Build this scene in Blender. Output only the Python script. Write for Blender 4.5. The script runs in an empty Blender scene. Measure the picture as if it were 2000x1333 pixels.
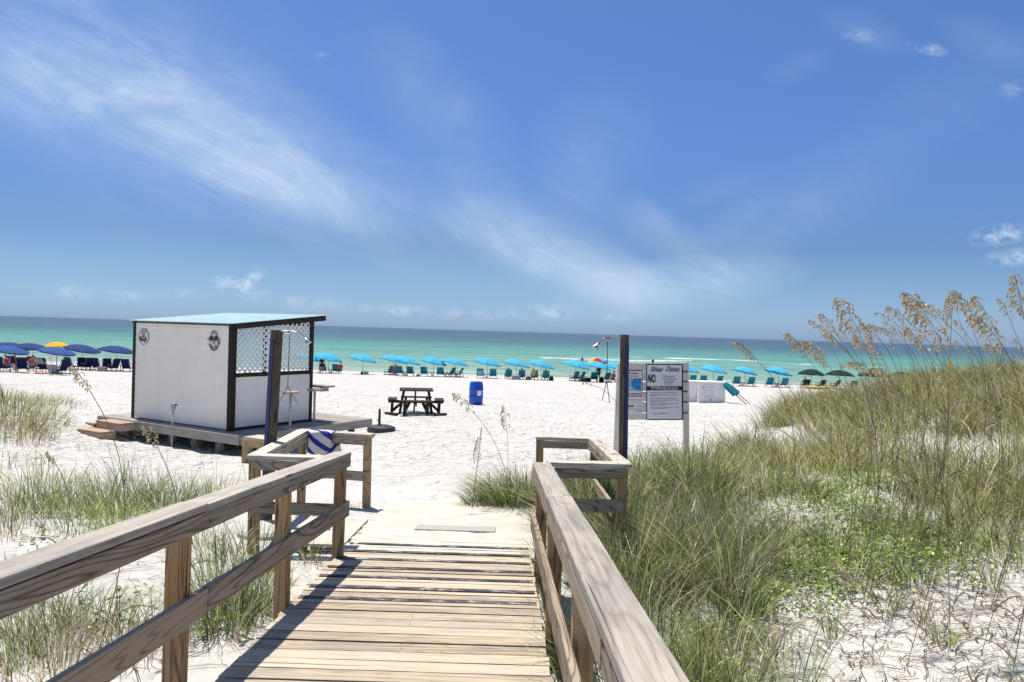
import bpy, math, random
import numpy as np
from mathutils import Vector, Matrix, Quaternion
R = math.radians
random.seed(7); rng = np.random.default_rng(11)
scn = bpy.context.scene
COL = scn.collection
TAU = math.tau

# ------------------------------------------------------------------ camera
cam_d = bpy.data.cameras.new('camera'); cam = bpy.data.objects.new('camera', cam_d); COL.objects.link(cam)
cam_d.lens = 26.0; cam_d.sensor_width = 36.0; cam_d.clip_start = 0.05; cam_d.clip_end = 200000
CM = Matrix.Rotation(R(90 - 0.73), 3, 'X') @ Matrix.Rotation(R(1.78), 3, 'Z')
cam.matrix_world = CM.to_4x4()
scn.camera = cam
F = 1444.4
def ray(px, py):
    return CM @ Vector(((px - 1000) / F, -(py - 666.5) / F, -1.0))
def at(px, py, D):
    r = ray(px, py); return r * (D / r.y)

# ------------------------------------------------------------------ world and sun
SUN_EL = 74.0; SUN_AZ = (-0.66, 0.75)      # horizontal direction towards the sun (x, y)
world = bpy.data.worlds.new('World'); scn.world = world; world.use_nodes = True
wn = world.node_tree.nodes; wl = world.node_tree.links
wn.clear()
wout = wn.new('ShaderNodeOutputWorld'); bg = wn.new('ShaderNodeBackground')
sky = wn.new('ShaderNodeTexSky'); sky.sky_type = 'NISHITA'; sky.sun_disc = False
sky.sun_elevation = R(SUN_EL); sky.sun_rotation = math.atan2(SUN_AZ[0], SUN_AZ[1])
sky.altitude = 0; sky.air_density = 1.0; sky.dust_density = 0.6; sky.ozone_density = 2.0
bg.inputs['Strength'].default_value = 0.0772
tc = wn.new('ShaderNodeTexCoord'); sep = wn.new('ShaderNodeSeparateXYZ'); wl.new(tc.outputs['Generated'], sep.inputs[0])
def wmath(op, a, b=None, c=None, clamp=False):
    n = wn.new('ShaderNodeMath'); n.operation = op; n.use_clamp = clamp
    for i, v in enumerate((a, b, c)):
        if v is None: continue
        if isinstance(v, (int, float)): n.inputs[i].default_value = v
        else: wl.new(v, n.inputs[i])
    return n.outputs[0]
ymax = wmath('MAXIMUM', sep.outputs[1], 0.12)
uu = wmath('DIVIDE', sep.outputs[0], ymax); vv = wmath('DIVIDE', sep.outputs[2], ymax)
uv = wn.new('ShaderNodeCombineXYZ'); wl.new(uu, uv.inputs[0]); wl.new(vv, uv.inputs[1])
front = wmath('MULTIPLY', wmath('SUBTRACT', sep.outputs[1], 0.1), 6.0, clamp=True)
def cloud_sum(blobs):
    tot = None
    for (px, py, a, b, ang, amp) in blobs:
        c = at(px, py, 1.0)
        mp = wn.new('ShaderNodeMapping'); mp.vector_type = 'TEXTURE'
        mp.inputs['Location'].default_value = (c.x, c.z, 0); mp.inputs['Rotation'].default_value = (0, 0, R(-ang + 1.8))
        mp.inputs['Scale'].default_value = (a / F * 1.35, b / F * 1.5, 1)
        wl.new(uv.outputs[0], mp.inputs['Vector'])
        g = wn.new('ShaderNodeTexGradient'); g.gradient_type = 'SPHERICAL'; wl.new(mp.outputs[0], g.inputs[0])
        s = wmath('SMOOTH_MIN', g.outputs['Fac'], 0.8, 0.3)
        s = wmath('MULTIPLY', s, amp * 1.3)
        tot = s if tot is None else wmath('ADD', tot, s)
    return tot
cirrus = cloud_sum([
    (100,110,520,170,24,.46),(190,200,430,105,14,.42),(60,20,300,130,10,.26),(330,235,190,40,8,.26),(520,300,350,110,30,.36),(600,375,200,46,16,.50),(400,330,280,80,22,.30),(300,430,300,60,8,.12),
    (830,420,300,90,24,.32),(960,455,150,44,22,.30),(1085,500,210,56,24,.85),(1190,545,130,42,20,.80),(1320,558,210,42,-7,.85),(1430,530,100,60,-24,.28),(1120,440,260,70,26,.14),
    (1290,450,90,34,30,.40),(1385,462,140,28,-35,.24),(870,240,170,80,52,.24),(780,140,150,70,50,.14),(1160,285,120,90,-55,.20),(1410,368,90,24,-18,.22),(1130,350,90,60,60,.12),
    (1280,420,60,18,45,.24),(1620,370,200,70,-25,.16),(1550,420,160,50,-20,.12),(1690,60,80,30,20,.20),(1930,80,90,34,20,.24),(1880,180,200,60,-25,.14),(1560,130,60,20,-20,.14),(500,120,260,120,35,.12)])
puffs = cloud_sum([(1950,460,50,17,-8,.9),(1982,503,50,15,-5,.7),(1812,95,34,10,12,.55),(468,562,50,16,16,.7),(492,545,26,12,-40,.8),
    (150,572,46,12,5,.42),(600,592,60,12,0,.45),(245,578,46,10,0,.4),(345,572,40,8,0,.3),(790,608,46,10,3,.55),(960,614,40,9,0,.45),(1062,612,60,14,0,.55),(880,612,30,9,0,.4),
    (700,603,40,8,0,.3),(1200,622,60,9,0,.3),(1680,70,30,10,0,.35),(628,110,14,8,0,.3),(1990,175,40,14,-10,.35)])
def wnoise(rot, sc, scale, detail, rough, dist):
    mp = wn.new('ShaderNodeMapping'); mp.vector_type = 'TEXTURE'
    mp.inputs['Rotation'].default_value = (0, 0, R(rot)); mp.inputs['Scale'].default_value = sc
    wl.new(uv.outputs[0], mp.inputs['Vector'])
    n = wn.new('ShaderNodeTexNoise'); n.inputs['Scale'].default_value = scale; n.inputs['Detail'].default_value = detail
    n.inputs['Roughness'].default_value = rough; n.inputs['Distortion'].default_value = dist
    wl.new(mp.outputs[0], n.inputs['Vector']); return n.outputs['Fac']
fib = wmath('MULTIPLY', wmath('SUBTRACT', wnoise(-25, (1.9, 0.50, 1), 6.5, 15, .72, .9), 0.38), 3.0, clamp=True)
fib2 = wmath('MULTIPLY', wmath('SUBTRACT', wnoise(-8, (1.1, 0.8, 1), 5.2, 10, .66, .8), 0.28), 2.2, clamp=True)
cir = wmath('MULTIPLY', wmath('MULTIPLY', cirrus, fib), fib2)
cir = wmath('ADD', wmath('MULTIPLY', cir, .78), wmath('MULTIPLY', cirrus, 0.21))
pf = wmath('MULTIPLY', wmath('SUBTRACT', wnoise(0, (1, 0.7, 1), 42, 6, .65, .2), 0.40), 4.5, clamp=True)
pfc = wmath('MULTIPLY', puffs, pf)
cl = wmath('MULTIPLY', wmath('ADD', cir, pfc), front, clamp=True)
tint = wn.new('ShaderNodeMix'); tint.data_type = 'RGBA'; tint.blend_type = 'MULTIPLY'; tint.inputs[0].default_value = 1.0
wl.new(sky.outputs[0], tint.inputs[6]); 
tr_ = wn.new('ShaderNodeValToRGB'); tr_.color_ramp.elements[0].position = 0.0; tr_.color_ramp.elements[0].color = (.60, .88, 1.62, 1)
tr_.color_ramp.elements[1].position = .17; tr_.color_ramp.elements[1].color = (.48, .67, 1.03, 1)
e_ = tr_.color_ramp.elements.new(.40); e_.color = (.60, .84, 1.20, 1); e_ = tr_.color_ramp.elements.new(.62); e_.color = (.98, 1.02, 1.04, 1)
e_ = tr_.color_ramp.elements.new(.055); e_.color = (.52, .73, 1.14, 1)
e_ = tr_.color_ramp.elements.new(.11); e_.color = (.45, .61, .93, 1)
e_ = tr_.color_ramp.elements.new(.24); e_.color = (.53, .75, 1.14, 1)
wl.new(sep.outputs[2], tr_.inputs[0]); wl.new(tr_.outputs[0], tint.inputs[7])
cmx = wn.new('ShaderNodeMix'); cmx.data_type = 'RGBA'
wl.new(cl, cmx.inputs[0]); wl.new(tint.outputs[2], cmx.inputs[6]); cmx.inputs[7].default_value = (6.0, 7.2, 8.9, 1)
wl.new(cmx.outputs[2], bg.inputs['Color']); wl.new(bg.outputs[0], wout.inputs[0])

sun_d = bpy.data.lights.new('sun', 'SUN'); sun = bpy.data.objects.new('sun', sun_d); COL.objects.link(sun)
sun_d.energy = 4.8; sun_d.angle = R(0.53); sun_d.color = (1.0, 0.93, 0.83)
sv = Vector((SUN_AZ[0] * math.cos(R(SUN_EL)), SUN_AZ[1] * math.cos(R(SUN_EL)), math.sin(R(SUN_EL)))).normalized()
sun.rotation_euler = sv.to_track_quat('Z', 'Y').to_euler()
scn.view_settings.view_transform = 'Standard'; scn.view_settings.look = 'None'
scn.view_settings.exposure = 0.45; scn.view_settings.gamma = 1.0

# ------------------------------------------------------------------ materials
def srgb(r, g, b):
    f = lambda c: (c / 255 / 12.92) if c / 255 <= 0.04045 else ((c / 255 + 0.055) / 1.055) ** 2.4
    return (f(r), f(g), f(b), 1)
class NT:
    def __init__(s, name):
        s.m = bpy.data.materials.new(name); s.m.use_nodes = True; s.n = s.m.node_tree.nodes; s.l = s.m.node_tree.links
        s.b = s.n['Principled BSDF']
    def new(s, t, **kw):
        n = s.n.new('ShaderNode' + t)
        for k, v in kw.items(): setattr(n, k, v)
        return n
    def set(s, inp, v):
        if isinstance(v, bpy.types.NodeSocket): s.l.new(v, inp)
        else: inp.default_value = v
    def math(s, op, a, b=None, clamp=False):
        n = s.new('Math', operation=op, use_clamp=clamp); s.set(n.inputs[0], a)
        if b is not None: s.set(n.inputs[1], b)
        return n.outputs[0]
    def noise(s, vec, scale, detail=4, rough=.55, dist=0, mscale=None):
        if mscale is not None:
            mp = s.new('Mapping'); mp.inputs['Scale'].default_value = mscale; s.l.new(vec, mp.inputs['Vector']); vec = mp.outputs[0]
        n = s.new('TexNoise'); n.inputs['Scale'].default_value = scale; n.inputs['Detail'].default_value = detail
        n.inputs['Roughness'].default_value = rough; n.inputs['Distortion'].default_value = dist; s.l.new(vec, n.inputs['Vector'])
        return n.outputs['Fac']
    def ramp(s, fac, stops):
        n = s.new('ValToRGB'); cr = n.color_ramp
        while len(cr.elements) > 1: cr.elements.remove(cr.elements[-1])
        cr.elements[0].position = stops[0][0]; cr.elements[0].color = stops[0][1]
        for p, c in stops[1:]:
            e = cr.elements.new(p); e.color = c
        s.l.new(fac, n.inputs[0]); return n.outputs[0]
    def range(s, v, a, b, c=0.0, d=1.0):
        n = s.new('MapRange'); s.set(n.inputs[0], v)
        for i, x in enumerate((a, b, c, d)): n.inputs[i + 1].default_value = x
        return n.outputs[0]
    def mix(s, fac, a, b, blend='MIX'):
        n = s.new('Mix', data_type='RGBA', blend_type=blend); s.set(n.inputs[0], fac); s.set(n.inputs[6], a); s.set(n.inputs[7], b)
        return n.outputs[2]
    def attr(s, name, out='Vector'):
        n = s.new('Attribute'); n.attribute_name = name; return n.outputs[out]
    def obj(s): return s.new('TexCoord').outputs['Object']
    def pos(s): return s.new('NewGeometry').outputs['Position']
    def bump(s, h, strength=.3, dist=.01, prev=None):
        n = s.new('Bump'); n.inputs['Strength'].default_value = strength; n.inputs['Distance'].default_value = dist; s.l.new(h, n.inputs['Height'])
        if prev is not None: s.l.new(prev, n.inputs['Normal'])
        return n.outputs[0]
def simple(name, col, rough=.6, var=.12, nscale=12, metal=0, bump=.15, spec=.5):
    t = NT(name); b = t.b
    o = t.obj(); n = t.noise(o, nscale, 5, .6); n2 = t.noise(o, nscale * 9, 3, .6)
    c0 = tuple(c * (1 - var) for c in col[:3]) + (1,); c1 = tuple(min(1, c * (1 + var)) for c in col[:3]) + (1,)
    t.l.new(t.ramp(t.math('ADD', t.math('MULTIPLY', n, .7), t.math('MULTIPLY', n2, .3)), [(.35, c0), (.65, c1)]), b.inputs['Base Color'])
    b.inputs['Roughness'].default_value = rough; b.inputs['Metallic'].default_value = metal
    b.inputs['Specular IOR Level'].default_value = spec
    if bump: t.l.new(t.bump(n2, bump, .004), b.inputs['Normal'])
    return t.m
def fabric(name, col, transl=.25, var=.1):
    t = NT(name); b = t.b; o = t.obj(); n = t.noise(o, 6, 4); w = t.noise(o, 220, 2)
    c0 = tuple(c * (1 - var) for c in col[:3]) + (1,); c1 = tuple(min(1, c * (1 + var)) for c in col[:3]) + (1,)
    c = t.ramp(n, [(.3, c0), (.7, c1)]); t.l.new(c, b.inputs['Base Color']); b.inputs['Roughness'].default_value = .85
    b.inputs['Specular IOR Level'].default_value = .2
    t.l.new(t.bump(w, .2, .002), b.inputs['Normal'])
    if transl:
        tr = t.new('BsdfTranslucent'); t.l.new(c, tr.inputs[0]); mx = t.new('MixShader'); mx.inputs[0].default_value = transl
        out = t.n['Material Output']; t.l.new(b.outputs[0], mx.inputs[1]); t.l.new(tr.outputs[0], mx.inputs[2]); t.l.new(mx.outputs[0], out.inputs[0])
    return t.m
def wood(name, dark, mid, light, grey=None, greyamt=.5, stain=0.0, sandy=0.0, ring=26, rings=.55, contrast=1.0, soft=1.0):
    """weathered timber; 'gc' = per-board coordinates (x along the grain), 'rnd' = per-board random"""
    t = NT(name); b = t.b; gc = t.attr('gc'); rnd = t.attr('rnd', 'Fac')
    n1 = t.noise(gc, 1.0, 2, .45, .25, (.32, 4.2, 4.2))
    wv = t.math('FRACT', t.math('MULTIPLY', n1, ring)); wv = t.math('POWER', wv, 1.0)
    wv = t.math('SUBTRACT', 1.0, t.math('ABSOLUTE', t.math('SUBTRACT', t.math('MULTIPLY', wv, 2.0), 1.0))); wv = t.range(wv, .0, .45)
    fine = t.noise(gc, 1.0, 6, .75, 0, (3.5, 170, 170)); med = t.noise(gc, 1.0, 5, .65, .1, (1.3, 42, 42))
    blot = t.noise(gc, 2.3, 4, .6, .4, (1, 2.5, 2.5))
    f = t.math('ADD', t.math('MULTIPLY', wv, .26 * rings / .55), t.math('ADD', t.math('MULTIPLY', fine, .45), t.math('MULTIPLY', med, .55)))
    f = t.math('ADD', f, t.math('MULTIPLY', t.math('SUBTRACT', rnd, .5), .20))
    c = t.ramp(f, [(.60 - .20 * soft - (.26 - .26 * rings / .55) * .4, dark), (.60 - (.26 - .26 * rings / .55) * .45, mid), (.82 - (.26 - .26 * rings / .55) * .6, light)])
    if grey is not None:
        gm = t.math('MULTIPLY', t.range(t.math('ADD', blot, t.math('MULTIPLY', t.math('SUBTRACT', fine, .5), .5)), .40, .62), greyamt)
        gv = t.mix(t.range(f, .45, .75), tuple(x * .42 for x in grey[:3]) + (1,), grey)
        c = t.mix(gm, c, gv)
    crack = t.math('LESS_THAN', t.noise(gc, 1.0, 3, .5, .15, (.35, 60, 60)), .30 if soft == 1.0 else .275)
    c = t.mix(t.math('MULTIPLY', crack, .8), c, (.018, .014, .010, 1))
    vor = t.new('TexVoronoi'); mp = t.new('Mapping'); mp.inputs['Scale'].default_value = (.9, 6, 6); t.l.new(gc, mp.inputs[0]); t.l.new(mp.outputs[0], vor.inputs['Vector']); vor.inputs['Scale'].default_value = 1.0
    knot = t.range(vor.outputs['Distance'], .05, .10, .85, 0)
    c = t.mix(knot, c, tuple(x * .45 for x in dark[:3]) + (1,))
    if stain:
        st = t.range(t.noise(gc, 1.0, 6, .68, .6, (1.6, 9, 9)), .50, .64); sa = t.attr('stain', 'Fac')
        c = t.mix(t.math('MULTIPLY', t.math('MULTIPLY', st, sa), stain, True), c, (.035, .036, .040, 1))
    if sandy:
        sn = t.noise(t.pos(), 3.0, 8, .7, .2, (1, 2.6, 1)); sa = t.attr('sand', 'Fac')
        sm = t.range(t.math('ADD', sn, t.math('MULTIPLY', t.math('SUBTRACT', sa, .5), .62)), .54, .64)
        c = t.mix(t.math('MULTIPLY', sm, sandy), c, (.53, .495, .435, 1))
    t.l.new(c, b.inputs['Base Color']); b.inputs['Roughness'].default_value = .82; b.inputs['Specular IOR Level'].default_value = .22
    h = t.math('ADD', t.math('MULTIPLY', fine, .6), t.math('ADD', t.math('MULTIPLY', wv, .35), t.math('MULTIPLY', crack, -1.2)))
    t.l.new(t.bump(h, .55 * contrast, .004), b.inputs['Normal'])
    return t.m
M = {}
M['deck'] = wood('deck_wood', (.27,.21,.145,1), (.455,.375,.275,1), (.54,.465,.36,1), (.51,.47,.41,1), .6, stain=0, sandy=.9, rings=.16, soft=.55)
M['rail'] = wood('rail_wood', (.060,.040,.024,1), (.22,.17,.12,1), (.38,.315,.235,1), (.36,.315,.255,1), .65, rings=.58)
M['cap'] = wood('cap_wood', (.15,.125,.10,1), (.36,.325,.28,1), (.49,.455,.405,1), (.48,.455,.42,1), .8, rings=.15, soft=1.0)
M['post'] = wood('post_wood', (.085,.042,.014,1), (.30,.17,.070,1), (.47,.31,.15,1), (.38,.32,.24,1), .5)
M['bleached'] = wood('bleached_wood', (.23,.19,.15,1), (.42,.37,.30,1), (.58,.53,.46,1), (.56,.53,.49,1), .7)
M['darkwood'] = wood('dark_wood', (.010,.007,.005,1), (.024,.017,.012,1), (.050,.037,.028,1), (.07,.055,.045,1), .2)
M['plat'] = wood('platform_wood', (.13,.11,.09,1), (.26,.235,.20,1), (.36,.33,.30,1), (.33,.32,.31,1), .6)
M['stepwood'] = wood('step_wood', (.17,.10,.06,1), (.33,.22,.15,1), (.48,.36,.27,1), (.45,.40,.35,1), .35)
M['showerpost'] = wood('shower_post_wood', (.022,.016,.010,1), (.062,.046,.030,1), (.12,.095,.07,1), (.17,.15,.12,1), .4)
M['blackpaint'] = simple('black_paint', (.016,.014,.013), .6, .4, 20)
M['bluepaint'] = simple('blue_paint', (.010,.012,.095), .55, .35, 14)
M['siding'] = simple('white_siding', (.93,.865,.76), .6, .045, 3, bump=.05)
M['panel'] = simple('white_panel', (.80,.77,.73), .55, .05, 3, bump=.05)
M['lattice'] = simple('white_lattice', (.80,.80,.79), .5, .04, 8, bump=.05)
M['roof'] = simple('roof_metal', (.36,.52,.55), .35, .10, 3, bump=.05)
M['chrome'] = simple('chrome', (.55,.55,.56), .22, .15, 30, metal=1, bump=0)
M['chain'] = simple('chain_metal', (.10,.10,.10), .5, .2, 30, metal=.6, bump=0)
M['conduit'] = simple('conduit_grey', (.36,.37,.38), .55, .1, 20)
M['blackplastic'] = simple('black_plastic', (.022,.023,.025), .5, .3, 9)
M['bluedrum'] = simple('blue_plastic', (.006,.085,.50), .42, .12, 5, bump=.05)
M['paper'] = simple('paper_white', (.82,.80,.78), .6, .03, 8, bump=0)
M['signwhite'] = simple('sign_white', (.80,.77,.78), .45, .04, 5, bump=0)
M['signwood'] = simple('sign_timber_painted', (.66,.63,.55), .7, .10, 6, bump=.1)
M['ink'] = simple('black_ink', (.010,.010,.014), .5, .1, 9, bump=0)
M['greyink'] = simple('faded_ink', (.22,.27,.33), .6, .12, 9, bump=0)
M['midink'] = simple('grey_ink', (.035,.035,.05), .6, .2, 9, bump=0)
M['redink'] = simple('red_ink', (.50,.06,.06), .5, .12, 9, bump=0)
M['blueink'] = simple('blue_print', (.02,.22,.46), .5, .12, 9, bump=0)
M['skyink'] = simple('pale_blue_print', (.20,.45,.58), .5, .12, 9, bump=0)
M['boxwhite'] = simple('box_white', (.82,.79,.75), .5, .06, 2, bump=.05)
M['teal'] = fabric('teal_fabric', (.020,.23,.31), .15)
M['tealframe'] = simple('teal_frame', (.02,.12,.13), .6, .2, 10)
M['navy'] = fabric('navy_fabric', (.008,.014,.075), .1)
M['darkframe'] = simple('dark_frame', (.03,.025,.03), .6, .2, 10)
M['woodframe'] = simple('brown_frame', (.07,.045,.03), .6, .2, 10)
M['umb_blue'] = fabric('umbrella_light_blue', (.085,.50,.74), .30, .05)
M['umb_navy'] = fabric('umbrella_navy', (.026,.052,.185), .15, .06)
M['umb_mid'] = fabric('umbrella_mid_blue', (.042,.105,.30), .2, .06)
M['umb_yellow'] = fabric('umbrella_yellow', (.85,.50,.02), .3, .05)
M['umb_green'] = fabric('umbrella_dark_green', (.006,.030,.025), .1, .1)
M['umb_red'] = fabric('umbrella_red', (.60,.02,.02), .3, .05)
M['umb_dblue'] = fabric('umbrella_deep_blue', (.02,.05,.45), .3, .05)
M['white_cloth'] = fabric('white_cloth', (.72,.72,.74), .2)
M['grey_cloth'] = fabric('grey_cloth', (.28,.29,.36), .15)
M['pale_blue_cloth'] = fabric('pale_blue_cloth', (.22,.42,.60), .15)
M['red_cloth'] = fabric('red_cloth', (.50,.05,.05), .15)
M['yellow_cloth'] = fabric('yellow_cloth', (.70,.38,.02), .15)
M['orange_cloth'] = fabric('orange_cloth', (.55,.12,.05), .15)
M['pink_cloth'] = fabric('pink_cloth', (.45,.12,.16), .15)
M['blue_cloth'] = fabric('blue_cloth', (.05,.12,.32), .15)
M['black_cloth'] = fabric('black_cloth', (.012,.012,.016), .0)
M['skin'] = simple('skin', (.42,.22,.14), .55, .1, 10, bump=.05)
M['hair'] = simple('dark_hair', (.02,.013,.008), .6, .2, 30)
M['olive_cloth'] = fabric('olive_cloth', (.10,.10,.06), .1)
M['polewhite'] = simple('pole_white', (.55,.55,.53), .4, .05, 10, bump=0)
M['polewood'] = simple('pole_wood', (.22,.16,.10), .6, .15, 10)
M['concrete'] = simple('concrete', (.42,.42,.41), .85, .15, 9, bump=.4)
M['yellowplastic'] = simple('yellow_plastic', (.62,.44,.08), .5, .1, 5)
M['greencooler'] = simple('green_plastic', (.10,.36,.25), .5, .1, 5)
M['greyplastic'] = simple('grey_plastic', (.25,.26,.27), .5, .15, 6)
M['orangemetal'] = simple('tan_print', (.42,.27,.17), .6, .2, 30)

def sand_mat():
    t = NT('sand'); b = t.b; p = t.pos()
    n1 = t.noise(p, .5, 5, .6); n2 = t.noise(p, 260, 3, .7)
    c = t.ramp(n1, [(.3, (.50,.49,.475,1)), (.7, (.58,.57,.555,1))])
    sp = t.range(t.noise(p, 38, 5, .75), .66, .74); c = t.mix(t.math('MULTIPLY', sp, t.attr('debris', 'Fac')), c, (.17,.135,.10,1))
    d2 = t.range(t.noise(p, 7, 8, .75, .4), .50, .66); c = t.mix(t.math('MULTIPLY', t.math('MULTIPLY', d2, t.attr('debris', 'Fac')), .45), c, (.30,.275,.24,1))
    wet = t.attr('wet', 'Fac'); c = t.mix(wet, c, (.50,.47,.40,1))
    c = t.mix(t.math('MULTIPLY', t.range(n2, .55, .7), .12), c, (.45,.42,.38,1))
    t.l.new(c, b.inputs['Base Color']); b.inputs['Roughness'].default_value = .95; b.inputs['Specular IOR Level'].default_value = .12
    vor = t.new('TexVoronoi', feature='SMOOTH_F1'); vor.inputs['Scale'].default_value = 3.0; vor.inputs['Smoothness'].default_value = .8
    wp = t.new('Mapping'); t.l.new(p, wp.inputs[0]); wp.inputs['Scale'].default_value = (1, .8, 1)
    nz = t.new('TexNoise'); nz.inputs['Scale'].default_value = 3; t.l.new(p, nz.inputs['Vector'])
    vm = t.new('VectorMath', operation='ADD'); t.l.new(wp.outputs[0], vm.inputs[0]); t.l.new(nz.outputs['Color'], vm.inputs[1]); t.l.new(vm.outputs[0], vor.inputs['Vector'])
    tr = t.attr('tread', 'Fac')
    foot = t.math('MULTIPLY', vor.outputs['Distance'], tr)
    b1 = t.bump(foot, .9, .22)
    b2 = t.bump(t.noise(p, 9, 7, .75), .5, .09, b1)
    b3 = t.bump(n2, .25, .003, b2)
    t.l.new(b3, b.inputs['Normal']); return t.m
M['sand'] = sand_mat()

def packed_mat():
    t = NT('packed_sand'); b = t.b; p = t.pos(); n1 = t.noise(p, 3.2, 7, .7, .3, (1, 2.2, 1)); n2 = t.noise(p, 60, 6, .75)
    t.l.new(t.ramp(t.math('ADD', t.math('MULTIPLY', n1, .6), t.math('MULTIPLY', n2, .4)), [(.40, (.44,.395,.33,1)), (.50, (.53,.495,.44,1)), (.60, (.585,.565,.53,1))]), b.inputs['Base Color']); b.inputs['Roughness'].default_value = .95
    t.l.new(t.bump(n2, .5, .02), b.inputs['Normal']); return t.m
M['packed'] = packed_mat()
def leafmat(name, transl=.38):
    t = NT(name); b = t.b; a = t.attr('col', 'Color'); t.l.new(a, b.inputs['Base Color']); b.inputs['Roughness'].default_value = .42; b.inputs['Specular IOR Level'].default_value = .55
    tr = t.new('BsdfTranslucent'); t.l.new(a, tr.inputs[0]); mx = t.new('MixShader'); mx.inputs[0].default_value = transl
    t.l.new(b.outputs[0], mx.inputs[1]); t.l.new(tr.outputs[0], mx.inputs[2]); t.l.new(mx.outputs[0], t.n['Material Output'].inputs[0]); return t.m
M['grass'] = leafmat('grass_blades'); M['leaf'] = leafmat('vine_leaves', .3); M['straw'] = leafmat('straw', .35)

def water_mat():
    t = NT('sea_water'); b = t.b; p = t.pos(); s = t.new('SeparateXYZ'); t.l.new(p, s.inputs[0])
    y = s.outputs[1]
    wob = t.noise(p, 1.0, 5, .6, .3, (.006, .03, 1)); wob2 = t.noise(p, 1.0, 5, .62, .2, (.02, .12, 1))
    ly = t.math('LOGARITHM', t.math('MAXIMUM', y, 10), 10.0)
    f = t.math('ADD', ly, t.math('ADD', t.math('MULTIPLY', t.math('SUBTRACT', wob, .5), .22), t.math('MULTIPLY', t.math('SUBTRACT', wob2, .5), .12)))
    f = t.range(f, 1.9, 3.1)
    c = t.ramp(f, [(0.0, (.43,.53,.40,1)), (.05, (.33,.48,.36,1)), (.16, (.235,.44,.33,1)), (.30, (.15,.37,.295,1)), (.42, (.10,.265,.235,1)), (.54, (.075,.165,.18,1)), (.72, (.066,.118,.148,1)), (1.0, (.068,.106,.142,1))])
    st1 = t.noise(p, 1.0, 7, .7, .4, (.035, .42, 1)); st2 = t.noise(p, 1.0, 6, .7, .3, (.006, .045, 1))
    sv = t.math('ADD', t.math('MULTIPLY', st1, .6), t.math('MULTIPLY', st2, .4))
    c = t.mix(t.range(sv, .42, .62, 0, 1), t.mix(1.0, c, (.66,.74,.80,1), 'MULTIPLY'), t.mix(1.0, c, (1.14,1.12,1.10,1), 'MULTIPLY'))
    fo = t.attr('foam', 'Fac'); fn = t.noise(p, 1.0, 6, .7, .5, (.5, 1.6, 1))
    fm = t.range(t.math('ADD', fo, t.math('MULTIPLY', t.math('SUBTRACT', fn, .5), 1.5)), .48, .75)
    fm = t.math('MULTIPLY', fm, t.math('GREATER_THAN', fo, .05))
    cap = t.range(t.noise(p, 1.0, 7, .72, .3, (.10, .30, 1)), .735, .76)
    cap = t.math('MULTIPLY', cap, t.range(y, 95, 130)); cap = t.math('MULTIPLY', cap, t.range(y, 900, 400))
    fm = t.math('MAXIMUM', fm, t.math('MULTIPLY', cap, .7))
    c = t.mix(fm, c, (.80,.82,.80,1)); t.l.new(c, b.inputs['Base Color'])
    b.inputs['Roughness'].default_value = .32; b.inputs['IOR'].default_value = 1.33; b.inputs['Specular IOR Level'].default_value = .22
    wv = t.noise(p, 1.0, 8, .70, .4, (.16, .42, 1)); wv2 = t.noise(p, 1.0, 6, .7, .3, (1.0, 2.4, 1))
    bb = t.bump(wv, 1.0, 1.6); bb = t.bump(wv2, .6, .22, bb)
    t.l.new(bb, b.inputs['Normal']); return t.m
M['water'] = water_mat()

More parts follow.
